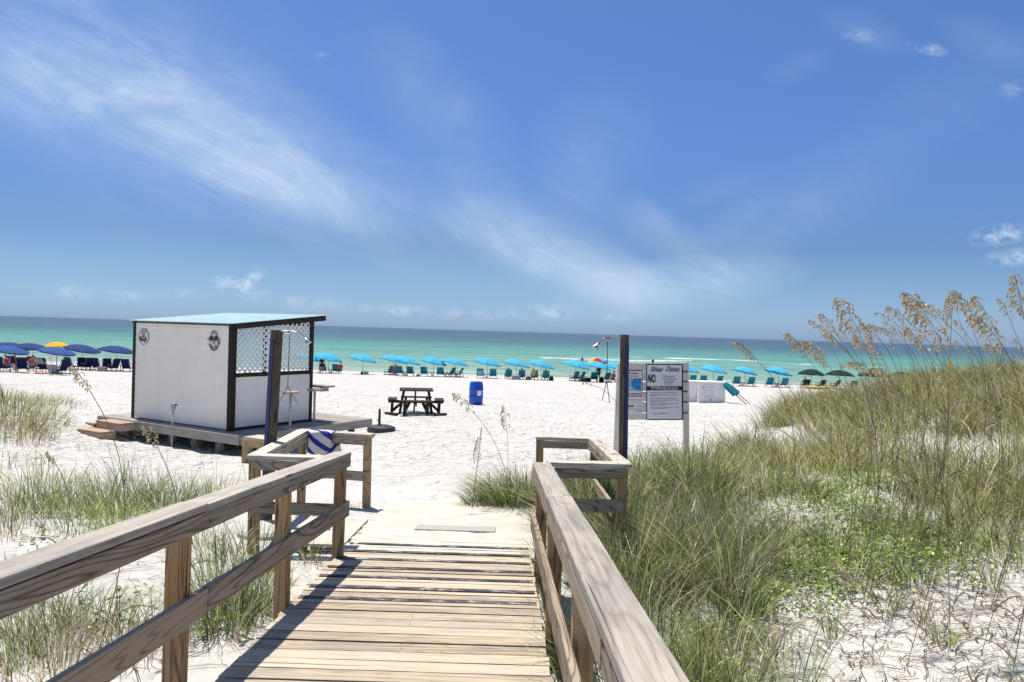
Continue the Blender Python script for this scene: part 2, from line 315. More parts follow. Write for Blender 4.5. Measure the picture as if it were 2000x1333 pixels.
# ------------------------------------------------------------------ mesh helpers
class MB:
    def __init__(s): s.v = []; s.f = []; s.gc = []; s.rnd = []; s.st = []; s.sa = []; s.fm = []; s.cm = 0; s.smooth = False
    def add(s, vs, fs, gc=None, rnd=None, st=0., sa=0.):
        o = len(s.v); s.v += [tuple(v) for v in vs]; s.f += [tuple(i + o for i in f) for f in fs]; s.fm += [s.cm] * len(fs)
        s.gc += [tuple(g) for g in (gc if gc is not None else vs)]; r = random.random() if rnd is None else rnd
        s.rnd += [r] * len(vs); s.st += [st] * len(vs); s.sa += [sa] * len(vs); return s
    def beam(s, p0, p1, w, h, up=(0, 0, 1), st=0., sa=0., rnd=None, n=1, warp=0.):
        p0 = Vector(p0); p1 = Vector(p1); d = p1 - p0; L = d.length; d.normalize(); up = Vector(up)
        sd = d.cross(up)
        if sd.length < 1e-4: up = Vector((0, 1, 0)); sd = d.cross(up)
        sd.normalize(); u = sd.cross(d).normalized()
        off = Vector((random.uniform(0, 90), random.uniform(0, 9), random.uniform(0, 9)))
        vs = []; gs = []; fs = []
        for k in range(n + 1):
            t = k / n; wz = random.uniform(-warp, warp) if warp else 0; wx = random.uniform(-warp, warp) if warp else 0
            for a, b in ((-1, -1), (1, -1), (1, 1), (-1, 1)):
                vs.append(p0 + d * L * t + sd * (a * w / 2 + wx) + u * (b * h / 2 + wz)); gs.append(Vector((L * t, a * w / 2, b * h / 2)) + off)
        for k in range(n):
            o = 4 * k
            for i in range(4): j = (i + 1) % 4; fs.append((o + i, o + j, o + 4 + j, o + 4 + i))
        fs.append((3, 2, 1, 0)); o = 4 * n; fs.append((o, o + 1, o + 2, o + 3))
        return s.add(vs, fs, gs, rnd, st, sa)
    def box(s, c, size, rz=0.):
        c = Vector(c); d = Vector((math.cos(rz), math.sin(rz), 0)) * size[0] / 2
        return s.beam(c - d, c + d, size[1], size[2])
    def tube(s, pts, r, n=8, cap=True):
        pts = [Vector(p) for p in pts]; rs = r if hasattr(r, '__len__') else [r] * len(pts); vs = []; fs = []
        prev = None
        for i, p in enumerate(pts):
            d = (pts[min(i + 1, len(pts) - 1)] - pts[max(i - 1, 0)]).normalized()
            if prev is None:
                a = d.cross(Vector((0, 0, 1)));
                if a.length < 1e-3: a = d.cross(Vector((0, 1, 0)))
            else: a = prev - d * prev.dot(d)
            a.normalize(); prev = a; b = d.cross(a)
            for k in range(n):
                th = TAU * k / n; vs.append(p + (a * math.cos(th) + b * math.sin(th)) * rs[i])
        for i in range(len(pts) - 1):
            for k in range(n):
                k2 = (k + 1) % n; fs.append((i * n + k, i * n + k2, (i + 1) * n + k2, (i + 1) * n + k))
        if cap: fs.append(tuple(range(n - 1, -1, -1))); o = (len(pts) - 1) * n; fs.append(tuple(range(o, o + n)))
        return s.add(vs, fs)
    def lathe(s, c, prof, n=24, ax=None):
        c = Vector(c); vs = []; fs = []
        for (r, z) in prof:
            for k in range(n): th = TAU * k / n; vs.append(c + Vector((r * math.cos(th), r * math.sin(th), z)))
        for i in range(len(prof) - 1):
            for k in range(n): k2 = (k + 1) % n; fs.append((i * n + k, i * n + k2, (i + 1) * n + k2, (i + 1) * n + k))
        fs.append(tuple(range(n - 1, -1, -1))); o = (len(prof) - 1) * n; fs.append(tuple(range(o, o + n)))
        return s.add(vs, fs)
    def sheet(s, fn, nu, nv, gc=None):
        vs = [fn(i / nu, j / nv) for i in range(nu + 1) for j in range(nv + 1)]; fs = []
        g = [(i / nu, j / nv, 0) for i in range(nu + 1) for j in range(nv + 1)] if gc else None
        for i in range(nu):
            for j in range(nv): a = i * (nv + 1) + j; fs.append((a, a + nv + 1, a + nv + 2, a + 1))
        return s.add(vs, fs, g)
    def poly(s, pts): return s.add(pts, [tuple(range(len(pts)))])
    def build(s, name, mats, parent=None, bevel=0., smooth=False, solid=0.):
        me = bpy.data.meshes.new(name); me.from_pydata(s.v, [], s.f)
        if not isinstance(mats, (list, tuple)): mats = [mats]
        for m in mats: me.materials.append(m)
        if len(mats) > 1: me.polygons.foreach_set('material_index', s.fm)
        a = me.attributes.new('gc', 'FLOAT_VECTOR', 'POINT'); a.data.foreach_set('vector', np.array(s.gc, dtype=np.float32).ravel())
        for nm, arr in (('rnd', s.rnd), ('stain', s.st), ('sand', s.sa)):
            a = me.attributes.new(nm, 'FLOAT', 'POINT'); a.data.foreach_set('value', np.array(arr, dtype=np.float32))
        if smooth: me.shade_smooth()
        me.update()
        o = bpy.data.objects.new(name, me); COL.objects.link(o)
        if parent is not None:
            o.parent = parent; lp = parent.location; pr = parent
            me.transform(Matrix.Translation(-world_loc(parent)))
        if bevel:
            m = o.modifiers.new('bevel', 'BEVEL'); m.width = bevel; m.segments = 2; m.limit_method = 'ANGLE'; m.angle_limit = R(40)
        if solid:
            m = o.modifiers.new('solid', 'SOLIDIFY'); m.thickness = solid; m.offset = 0
        return o
def world_loc(o):
    v = Vector((0, 0, 0))
    while o is not None: v += o.location; o = o.parent
    return v
def tag(o, label=None, cat=None, group=None, kind=None):
    if label: o['label'] = label
    if cat: o['category'] = cat
    if group: o['group'] = group
    if kind: o['kind'] = kind
    return o
def thing(name, loc, label, cat, group=None, rz=0., rot=None):
    o = bpy.data.objects.new(name, None); COL.objects.link(o); o.location = loc; o.empty_display_size = .2
    tag(o, label, cat, group); return o
def kids(o): return [c for c in bpy.data.objects if c.parent == o]
def copy_tree(o, parent=None):
    c = o.copy(); COL.objects.link(c)
    if parent is not None: c.parent = parent
    for ch in kids(o): copy_tree(ch, c)
    return c
def text_mesh(body, size, mtx, mat, name, parent, shear=0., xscale=1., bold=0., align='CENTER', ext=.001):
    cu = bpy.data.curves.new(name, 'FONT'); cu.body = body; cu.size = size; cu.shear = shear; cu.align_x = align; cu.align_y = 'CENTER'
    cu.extrude = ext; cu.offset = bold; cu.resolution_u = 3
    o = bpy.data.objects.new('tmp', cu); COL.objects.link(o)
    dg = bpy.context.evaluated_depsgraph_get(); me = bpy.data.meshes.new_from_object(o.evaluated_get(dg))
    bpy.data.objects.remove(o); me.transform(Matrix.Diagonal((xscale, 1, 1, 1))); me.transform(mtx)
    me.materials.clear(); me.materials.append(mat)
    ob = bpy.data.objects.new(name, me); COL.objects.link(ob); ob.parent = parent
    if parent is not None: me.transform(Matrix.Translation(-world_loc(parent)))
    return ob

# ------------------------------------------------------------------ terrain
PY = np.array([-60, -6, 0, 4, 7, 9.2, 14.5, 24.4, 29.5, 36.8, 46, 60, 75, 84, 95, 130.])
PZ = np.array([-1.6, -1.9, -2.02, -2.13, -2.2, -2.25, -2.60, -2.78, -2.94, -3.24, -3.62, -4.19, -4.80, -5.12, -5.7, -8.])
def sm(t): t = np.clip(t, 0, 1); return t * t * (3 - 2 * t)
def vnoise(x, y, seed=0):
    xi = np.floor(x).astype(np.int64); yi = np.floor(y).astype(np.int64); xf = x - xi; yf = y - yi
    def h(a, b):
        n = (a * 374761393 + b * 668265263 + seed * 1442695) & 0xffffffff; n = ((n ^ (n >> 13)) * 1274126177) & 0xffffffff
        return ((n ^ (n >> 16)) & 0xffff) / 65535.0
    u = xf * xf * (3 - 2 * xf); v = yf * yf * (3 - 2 * yf)
    return (h(xi, yi) * (1 - u) + h(xi + 1, yi) * u) * (1 - v) + (h(xi, yi + 1) * (1 - u) + h(xi + 1, yi + 1) * u) * v
def fbm(x, y, o=4, seed=0):
    s = 0; a = .5
    for k in range(o): s = s + a * (vnoise(x * 2 ** k, y * 2 ** k, seed + k) - .5); a *= .5
    return s
def H(x, y):
    x = np.asarray(x, dtype=float); y = np.asarray(y, dtype=float)
    z = np.interp(y, PY, PZ)
    g = lambda cx, cy, sx, sy: np.exp(-((x - cx) / sx) ** 2 - ((y - cy) / sy) ** 2)
    ridge = 1.5 * sm((x - 1.6) / 9.6) * np.exp(-((y - 15.5) / np.where(y > 15.5, 5.5, 9.0)) ** 2)
    z = z + ridge + .16 * g(3.6, 9.5, 2.0, 3.0)
    z = z + .42 * g(11.0, 14.5, 3.2, 3.5) + 1.0 * sm((x - 11) / 10) * np.exp(-((y - 15) / 7) ** 2)
    z = z + .95 * g(-11.5, 14.5, 1.9, 4.0) + 1.1 * sm((-x - 13) / 8) * np.exp(-((y - 15) / 6) ** 2) + .12 * g(-5, 6, 1.6, 1.5) + .15 * g(-4.3, 3.2, 1.4, 1.6)
    off = sm((np.abs(x + .68) - 1.2) / 1.2)
    near = 1 - sm((y - 30) / 25)
    z = z + .34 * fbm(x * .45, y * .45, 3, 5) * off * near * (1 - .75 * sm((y - 10) / 6) * (1 - sm((x - 2.5) / 2)) * (1 - sm((-x - 9) / 2)))
    z = z + .10 * fbm(x * 2.1, y * 2.1, 3, 9) * (.3 + .7 * off) * near
    return z
def Hs(x, y): return float(H(np.array([x]), np.array([y]))[0])
def gpt(px, py, d0=1.5, d1=90):
    r = ray(px, py); prev = None; D = d0
    while D < d1:
        p = r * (D / r.y); h = Hs(p.x, p.y)
        if p.z <= h: return Vector((p.x, p.y, h))
        D *= 1.012
    return Vector((p.x, p.y, h))
def gD(px, D):
    x = at(px, 700, D).x; return Vector((x, D, Hs(x, D)))

def grid_mesh(name, xs, ys, zf, mat, attrs):
    X, Y = np.meshgrid(xs, ys); Z = zf(X, Y); nx, ny = len(xs), len(ys)
    v = np.stack([X, Y, Z], -1).reshape(-1, 3).astype(np.float32)
    i = np.arange(nx * ny).reshape(ny, nx); q = np.stack([i[:-1, :-1], i[:-1, 1:], i[1:, 1:], i[1:, :-1]], -1).reshape(-1, 4)
    me = bpy.data.meshes.new(name); me.vertices.add(len(v)); me.vertices.foreach_set('co', v.ravel())
    me.loops.add(q.size); me.loops.foreach_set('vertex_index', q.ravel().astype(np.int32)); me.polygons.add(len(q)); me.polygons.foreach_set('loop_start', np.arange(0, q.size, 4, dtype=np.int32))
    me.update(); me.validate(); me.shade_smooth(); me.materials.append(mat)
    for nm, fn in attrs.items():
        a = me.attributes.new(nm, 'FLOAT', 'POINT'); a.data.foreach_set('value', fn(X, Y, Z).astype(np.float32).ravel())
    o = bpy.data.objects.new(name, me); COL.objects.link(o); return o
def warp_axis(lo, hi, c, fine, grow):
    out = [c]; s = fine; x = c
    while x < hi: x += s; out.append(x); s *= grow
    s = fine; x = c; left = []
    while x > lo: x -= s; left.append(x); s *= grow
    return np.array(left[::-1] + out)
xs = np.concatenate([warp_axis(-260, 0, -7, .10, 1.035), []]); xs = np.concatenate([xs[xs < -7], np.arange(-7, 9, .085), warp_axis(9, 260, 9, .12, 1.035)[1:]])
xs = np.unique(xs[(xs > -260) & (xs < 261)])
ys = np.concatenate([np.arange(-20, 1.5, .5), np.arange(1.5, 14, .07), warp_axis(14, 112, 14, .09, 1.014)[1:]]); ys = np.unique(ys)
sys_deb = []
for (px, py, r, a) in [(1800,1180,1.0,1.0),(1650,1200,.8,1.0),(1950,1220,.8,.9),(1560,1300,.6,1.0),(1850,1300,.6,.6),(1700,1100,1.6,.9),(1450,1050,1.4,.8),(1600,980,1.6,.6),(250,1180,.8,.5),(120,1060,1.0,.6),(420,1230,.5,.9),(1850,900,2.5,.5),(1250,1000,1.2,.8),(1350,1250,.8,.8),(60,880,1.5,.25),(640,1000,.5,.4)]:
    p = gpt(px, py); sys_deb.append((p.x, p.y, r, a))
def debris(X, Y, Z):
    s = 0 * X
    for (x, y, r, a) in sys_deb: s = s + a * np.exp(-((X - x) ** 2 + (Y - y) ** 2) / r ** 2)
    return np.clip(s, 0, 1)
sand = grid_mesh('sand', xs, ys, H, M['sand'], {'debris': debris,
    'wet': lambda X, Y, Z: np.clip((-4.93 - Z) / .12 + .6 * fbm(X * .2, Y * .5, 2, 3), 0, 1) * .8,
    'tread': lambda X, Y, Z: np.clip(.35 + .65 * sm((Y - 9) / 6), 0, 1) * (1 - .7 * debris(X, Y, Z))})
tag(sand, kind='structure')

# ------------------------------------------------------------------ sea
WZ = -5.1
def wpt(px, py):
    r = ray(px, py); return r * (WZ / r.z)
foam_lines = []
for (x0, y0, x1, y1, w, a) in [(1065,702,1345,708,1.8,.9),(1318,702,1455,705.5,4.2,1.3),(1120,699,1215,702,3.5,.75),(700,683,716,683.5,3,.4),(1460,706,1560,712,2,.55),(1240,709,1345,712,1.2,.6),(1580,712,1700,718,2.2,.7),
    (905,719,1080,728,1.6,.55),(1180,722,1345,727,1.6,.6),(880,725,1010,732,1.0,.7),(1600,722,1720,728,1.5,.6),(620,724,700,727,.6,.5),(1220,697,1290,701,3,.6)]:
    a_, b_ = wpt(x0, y0), wpt(x1, y1); foam_lines.append((a_.x, a_.y, b_.x, b_.y, w, a))
def seg_d(X, Y, x0, y0, x1, y1):
    dx, dy = x1 - x0, y1 - y0; t = np.clip(((X - x0) * dx + (Y - y0) * dy) / (dx * dx + dy * dy), 0, 1)
    return Y - (y0 + t * dy), np.hypot(X - (x0 + t * dx), 0 * Y), t
def shore(X): return 83.8 + 1.2 * fbm(X * .06, X * 0, 3, 21) * 2
def foam(X, Y, Z):
    s = 1.1 * np.exp(-((Y - shore(X) - .3) / (.7 + .5 * vnoise(X * .1, X * 0, 4))) ** 2)
    s = s + .55 * np.exp(-((Y - 92.5 - 4 * fbm(X * .04, X * 0 + 17, 3, 5)) / 1.3) ** 2) * (vnoise(X * .05, X * 0 + 13, 18) > .5)
    s = s + .75 * np.exp(-((Y - 88.0 - 3 * fbm(X * .05, X * 0 + 7, 3, 2)) / 1.1) ** 2) * (vnoise(X * .07, X * 0 + 3, 8) > .35)
    for (x0, y0, x1, y1, w, a) in foam_lines:
        wob = 1.6 * fbm(X * .12, X * 0 + w, 3, 31)
        dy, dx, t = seg_d(X, Y + wob, x0, y0, x1, y1); s = s + a * np.exp(-(dy / w) ** 2 - (dx / 2.5) ** 2)
    return np.clip(s, 0, 1.4)
def seaz(X, Y):
    amp = .11 * sm((Y - 84) / 12) * (1 - .85 * sm((Y - 300) / 500))
    z = WZ + amp * (np.sin(Y * .55 + 6 * fbm(X * .03, Y * .03, 3, 12)) + 2 * fbm(X * .1, Y * .3, 3, 14))
    for (x0, y0, x1, y1, w, a) in foam_lines:
        if a >= .75:
            dy, dx, t = seg_d(X, Y, x0, y0, x1, y1); z = z + .32 * np.exp(-(dy / (w * .8)) ** 2 - (dx / 6) ** 2)
    return z
wys = np.concatenate([np.arange(78, 200, .45), warp_axis(200, 90000, 200, .6, 1.03)[1:]]); wys = wys[wys >= 78]
wxs = warp_axis(-60000, 60000, 0, .8, 1.0)if False else np.concatenate([-np.geomspace(130, 80000, 40)[::-1][:-1], np.arange(-130, 131, .9), np.geomspace(130, 80000, 40)[1:]])
sea = grid_mesh('sea', wxs, np.unique(wys), seaz, M['water'], {'foam': foam}); tag(sea, kind='structure')

# ------------------------------------------------------------------ boardwalk
SL = 0.0699
def DP(lat, D, h=0.):   # point over the sloping deck plane
    return Vector((lat - 0.0118 * D, D, -1.6 - SL * D + h))
bw = thing('boardwalk', DP(-.65, 4, -.03), 'sloping weathered plank boardwalk leading down to the white sand', 'boardwalk')
mb = MB(); D = -1.2; k = 0; strips = []
while D < 9.05:
    w = .138; st = 0.; c = D + w / 2
    if 5.1 < c < 7.1 and k % 2: strips.append(c + .030)
    sa = .12 if c < 4.8 else (.40 if c < 6.9 else .75)
    if c > 6.95: sa = .92
    e = random.uniform(-.006, .006); zz = random.uniform(-.003, .003)
    lw = random.uniform(-.012, .012)
    mb.beam(DP(-1.447 + lw, c, -.019 + zz), DP(.320 + e, c, -.019 + zz + random.uniform(-.003, .003)), w - random.uniform(0, .004), .036, up=(0, SL, 1), st=st, sa=sa, n=6, warp=.0012)
    D += w + random.uniform(.009, .014); k += 1
jb = MB()
for lat in (-1.40, -.56, .275):
    jb.beam(DP(lat, -1.2, -.13), DP(lat, 9.0, -.13), .04, .18)
jb.build('joists', M['post'], bw, bevel=.003)
gt = NT('grip_strip'); g1 = gt.noise(gt.pos(), 1.0, 7, .78, .5, (9, 40, 9)); g2 = gt.noise(gt.pos(), 1.0, 4, .6, .3, (2.5, 6, 1))
gt.l.new(gt.ramp(gt.math('ADD', gt.math('MULTIPLY', g1, .65), gt.math('MULTIPLY', g2, .35)), [(.44, (.018,.019,.024,1)), (.53, (.07,.07,.08,1)), (.56, (.36,.34,.32,1)), (.62, (.56,.52,.44,1))]), gt.b.inputs['Base Color']); gt.b.inputs['Roughness'].default_value = .9
for c in strips:
    jb = MB(); jb.beam(DP(-1.42, c, .006), DP(.30, c, .006), .066, .004, up=(0, SL, 1)); jb.build('grip_strip', gt.m, bw)
# screw heads
mb.cm = 1; D = -1.2 + .069
while D < 7.0:
    for lat in (-1.39, -.56, .26):
        for dd in (-.03, .03):
            c = DP(lat + random.uniform(-.01, .01), D + dd, .0005); mb.lathe(c, [(.004, -.002), (.004, .0008)], 6)
    D += .146
mb.build('deck_boards', [M['deck'], M['darkframe']], bw, bevel=.004)

def railing(side, label, posts, Dend, latp, flare=0.):
    s = side; DP0 = globals()['DP']; DP = lambda lat, D, h=0.: DP0(lat - flare * max(0, Dend - D), D, h); root = thing('boardwalk_railing', DP(latp, Dend, 0), label, 'railing', 'railings along the boardwalk')
    inner = latp - s * .045           # inner face of posts
    for pd in posts:
        m = MB(); b = DP(latp, pd, 0); g = Hs(b.x, b.y) - .15
        tw = random.uniform(-.01, .01)
        m.beam((b.x - tw, b.y, g), (b.x + tw, b.y, b.z + .895), .092, .092, up=(0, 1, 0)); m.build('post', M['post'], root, bevel=.005)
    # face board under the cap, two lengths
    cuts = [-1.2, 3.80, Dend + .05] if s < 0 else [-1.2, 2.05, Dend + .05]
    for nm, h0, hh, mt in (('face_board', .848, .092, 'rail'), ('lower_rail', .43, .138, 'rail')):
        for a, b in zip(cuts[:-1], cuts[1:]):
            m = MB(); j = random.uniform(-.004, .004); lat = inner - s * (.019 + .001)
            m.beam(DP(lat, a + .003, h0 + j), DP(lat + random.uniform(-.004, .004), b - .003, h0 + random.uniform(-.004, .004)), .037, hh, n=8, warp=.0012)
            m.build(nm, M[mt], root, bevel=.004)
    cc = [-1.2, 3.78, Dend + .06] if s < 0 else [-1.2, 4.38, Dend + .06]
    for i, (a, b) in enumerate(zip(cc[:-1], cc[1:])):
        m = MB(); lat = inner + s * .035; j = .006 if i == 0 else 0
        m.beam(DP(lat + random.uniform(-.004, .004), a + .003, .914 + j), DP(lat, b - .003, .914 + j), .150, .038, n=10, warp=.0015)
        m.build('cap_rail', M['cap'], root, bevel=.005)
    return root
rl = railing(-1, 'left handrail of grey weathered timber beside the boardwalk', [-.1, 1.80, 3.64, 5.16, 6.62], 6.62, -1.425, .050)
rr = railing(1, 'right handrail of grey weathered timber beside the boardwalk, against the dune grass', [-.1, 1.55, 3.12, 4.72, 6.25], 6.25, .367, -.003)

def enclosure(label, caps, posts, mids, base):
    root = thing('shower_railing', base, label, 'railing', 'timber railings round the beach showers')
    for p in posts:
        m = MB(); g = Hs(p.x, p.y) - .15; m.beam((p.x, p.y, g), (p.x + random.uniform(-.01, .01), p.y, p.z - .038), .092, .092, up=(0, 1, 0)); m.build('post', M['post'], root, bevel=.005)
    for a, b, drop in caps:
        m = MB(); d = (b - a).normalized(); m.beam(a - d * .06, b + d * .06, .145, .038, n=4, warp=.001); 
        for v in range(len(m.v)): m.v[v] = (m.v[v][0], m.v[v][1], m.v[v][2] - .019 + drop)
        m.build('cap_rail', M['bleached'], root, bevel=.004)
        m = MB(); sd = Vector((d.y, -d.x, 0)) * (.066 if drop >= 0 else .066)
        dz = Vector((0, 0, -.042 - .047 + drop)); m.beam(a + sd + dz, b + sd + dz, .037, .092); m.build('face_board', M['rail'] if drop >= 0 else M['rail'], root, bevel=.004)
    for a, b in mids:
        m = MB(); d = (b - a).normalized(); sd = Vector((d.y, -d.x, 0)) * .066; m.beam(a + sd, b + sd, .037, .115); m.build('lower_rail', M['rail'], root, bevel=.004)
    return root
NL = at(500, 888, 7.15); NR = at(668, 893, 7.15); FL = at(592, 842, 9.4); FR = at(720, 848, 9.2)
NL.z = NR.z = (NL.z + NR.z) / 2; FL.z = FR.z
up = lambda p, h: Vector((p.x, p.y, p.z + h))
el = enclosure('left timber railing around the shower post, with a striped towel over it',
    [(NL, NR, 0), (NL, FL, .001), (FL, FR, .002)], [NL, FL, FR], [(up(NL, -.50), up(NR, -.50)), (up(FL, -.52), up(FR, -.52))], Vector((NL.x, NL.y, Hs(NL.x, NL.y))))
rNR = at(1217, 904, 6.65); rFR = at(1160, 856, 9.3); rFL = at(1056, 853, 9.3); rNL = at(1082, 900, 6.62)
rNL.z = rNR.z; rFL.z = rFR.z
er = enclosure('right timber railing around the shower post, in the dune grass',
    [(rNL, rNR, 0), (rFR, rNR, .001), (rFL, rFR, .002)], [rNR, rFR, rFL], [(up(rNL, -.38), up(rNR, -.38)), (up(rFR, -.45), up(rNR, -.45)), (up(rFL, -.50), up(rFR, -.50))], Vector((rNR.x, rNR.y, Hs(rNR.x, rNR.y))))

# sand blown over the foot of the ramp
def sandpatch():
    m = MB()
    def fn(u, v):
        D = 6.80 + 3.4 * v; lat = -1.50 + 2.10 * u
        q = sm((D - 6.85) / .7) * 1.0
        n = float(fbm(np.array([lat * 2.2]), np.array([D * 2.6]), 4, 40)[0]) * .055 + float(fbm(np.array([lat * 9.]), np.array([D * 9]), 2, 44)[0]) * .016
        e = .013 * q - .016 * (1 - q) + n * .85
        e -= .03 * math.exp(-((lat + .45) / .50) ** 4 - ((D - 7.97) / .16) ** 2)
        p = DP(lat, D, e)
        if D > 9.0: p.z = Hs(p.x, p.y) + .010 + (-2.236 + e - Hs(p.x, p.y)) * max(0, 1 - (D - 9.0) / .5) * 1.0 - .04 * max(0, (D - 9.6))
        ed = min(u, 1 - u) * 2.15
        if ed < .12: p.z -= (.12 - ed) * .9
        return p
    m.sheet(fn, 70, 110)
    return m
sp = sandpatch(); spo = sp.build('sand_drift', M['packed'], None, smooth=True); tag(spo, kind='structure')
a = spo.data.attributes.new('tread', 'FLOAT', 'POINT'); a.data.foreach_set('value', np.full(len(spo.data.vertices), .25, dtype=np.float32))

mt_ = NT('rubber_mat'); ch_ = mt_.noise(mt_.pos(), 55, 5, .75, 0, (1, 1.8, 1)); mt_.l.new(mt_.ramp(ch_, [(.40, (.55,.53,.49,1)), (.52, (.16,.16,.16,1)), (.58, (.50,.48,.44,1))]), mt_.b.inputs['Base Color']); mt_.b.inputs['Roughness'].default_value = .9
m = MB(); m.beam(DP(-.88, 7.95, .012), DP(-.02, 7.95, .012), .26, .018, up=(0, SL, 1)); o = m.build('door_mat', mt_.m, None, bevel=.004); tag(o, 'worn dark mesh mat half buried in sand at the foot of the ramp', 'mat')
# landing boards beside the left shower
root = thing('shower_landing', gD(640, 7.8), 'low sandy board landing between the left handrail and the shower', 'landing')
m = MB()
for i in range(9):
    Dd = 7.18 + i * .145; m.beam(DP(-2.15, Dd, -.022), DP(-1.48, Dd, -.022), .138, .036, st=.9, sa=.85)
m.build('boards', M['deck'], root, bevel=.003)

# ------------------------------------------------------------------ beach showers
def shower(px, pt, pb, D, label, blue_side, arm_pts, chain_px, chain_py, tri, rz, w=.098, landing=None):
    top = at(*pt, D); RZ0 = rz; bot = at(*pb, D); g = Hs(bot.x, D); d = (top - bot).normalized(); bot = bot + d * ((g - bot.z) / d.z)
    root = thing('beach_shower', Vector((bot.x, bot.y, g)), label, 'shower', 'beach showers')
    m = MB(); uu_ = Vector((math.cos(rz), math.sin(rz), 0)); m.beam(bot - d * .2, top, w, w, up=uu_, n=5, warp=.001); m.build('post', M['showerpost'], root, bevel=.005)
    n = Vector((math.cos(rz + blue_side), math.sin(rz + blue_side), 0))
    m = MB(); m.beam(bot + n * (w / 2 + .006) , top - d * .10 + n * (w / 2 + .006), w * .72, .010, up=n); m.build('blue_board', M['bluepaint'], root, bevel=.002)
    pts = [at(x, y, D - .01) for x, y in arm_pts]
    m = MB(); m.tube(pts, .0095, 8); arm = m.build('pipe', M['chrome'], root, smooth=True)
    m = MB(); e = pts[-1]; dd = (pts[-1] - pts[-2]).normalized(); m.tube([e - dd * .02, e + dd * .02, e + dd * .045, e + dd * .06], [.012, .016, .038, .040], 12); m.build('shower_head', M['chrome'], root, smooth=True)
    m = MB(); v = at(chain_px, pts[1].z, D); vx = at(chain_px[0], chain_px[1], D - .01)
    m.tube([vx + Vector((-.035, 0, 0)), vx + Vector((.035, 0, 0))], .017, 8); m.tube([vx + Vector((0, 0, -.03)), vx + Vector((0, 0, .03))], .013, 8); m.build('valve', M['chrome'], root)
    ce = at(chain_py[0], chain_py[1], D - .01); t1 = at(*tri[0], D - .01); t2 = at(*tri[1], D - .01)
    m = MB(); m.tube([vx, ce], .0045, 6); m.tube([ce, t1, t2, ce], .0045, 6); m.build('pull_chain', M['chain'], root)
    return root
def shower_fix(): pass
_at = at
def at(px, py, D=None):
    return _at(px, py, D) if not isinstance(px, tuple) else _at(px[0], px[1], D)
s1 = shower(540, (541, 645), (519, 1029), 8.2, 'weathered shower post with blue board in front of the hut lattice', -math.pi / 2, [(534,647),(552,647),(572,648),(584,650),(593,657),(597,663)], (566, 650), (562, 755), ((543, 791), (583, 791)), R(-40), .098)
s2 = shower(1219, (1220, 654), (1215, 1010), 7.6, 'dark shower post with blue board beside the notice board', 0, [(1226,660),(1205,659),(1195,660),(1184,660),(1174,664),(1168,672)], (1187, 661), (1185, 745), ((1176, 782), (1191, 788)), R(-52), .066)
m = MB(); p = gpt(520, 1046); m.lathe((p.x, p.y, p.z - .06), [(.30, 0), (.30, .11), (.27, .14), (.06, .145)], 28)
o = m.build('shower_pad', M['concrete'], None, bevel=0, smooth=False); tag(o, 'round grey concrete pad at the foot of the left shower post', 'shower pad')

# towel over the far rail
m = MB()
tw0 = at(606, 838, 9.28); tw1 = at(652, 842, 9.26)
def towel(u, v):
    L = .34; s_ = (v - .42) * (.80 + .06 * math.sin(u * 5)); x = tw0.x + (tw1.x - tw0.x) * u + .012 * math.sin(v * 9 + u * 4); zt = FR.z + .012
    hw = .078
    if abs(s_) < hw: y = tw0.y - .02 + s_ * 1.0; z = zt + .002 * math.sin(u * 20)
    else:
        sg = 1 if s_ > 0 else -1; dn = abs(s_) - hw; y = tw0.y - .02 + sg * (hw + .020 + .012 * math.sin(u * 11 + sg) + .01 * dn); z = zt - dn
    if s_ > hw: x += .10 * (s_ - hw) + .06
    return Vector((x, y, z))
m.sheet(towel, 16, 44, gc=True)
t = NT('towel_stripes'); g = t.attr('gc'); s_ = t.new('SeparateXYZ'); t.l.new(g, s_.inputs[0])
f = t.math('ADD', t.math('MULTIPLY', s_.outputs[0], 1.25), t.math('MULTIPLY', s_.outputs[1], 4.2)); f = t.math('FRACT', f)
t.l.new(t.mix(t.math('LESS_THAN', f, .42), (.62,.62,.66,1), (.025,.03,.26,1)), t.b.inputs['Base Color']); t.b.inputs['Roughness'].default_value = .95
t.l.new(t.bump(t.noise(t.obj(), 300, 3), .5, .004), t.b.inputs['Normal'])
o = m.build('towel', t.m, None, smooth=True, solid=.008); tag(o, 'blue and white striped towel draped over the left shower railing', 'towel')

# ------------------------------------------------------------------ hut
U = Vector((math.cos(R(-30)), math.sin(R(-30)), 0)); V = Vector((math.sin(R(30)), math.cos(R(30)), 0)); Zv = Vector((0, 0, 1))
PZT = -2.18
C0 = at(450, 845, 14.9); C0.z = PZT       # right front corner of the walls
WF = 3.22; WS = 2.16
def HP(s, t, z): return Vector((C0.x, C0.y, 0)) + U * (-s) + V * t + Zv * z    # s metres left along the front, t metres back
zf = lambda t: 0.0 - .015 + .098 * t       # roof underside height
hut = thing('beach_hut', Vector((C0.x, C0.y, PZT)), 'white beach service hut with black trim and a lattice side', 'hut')
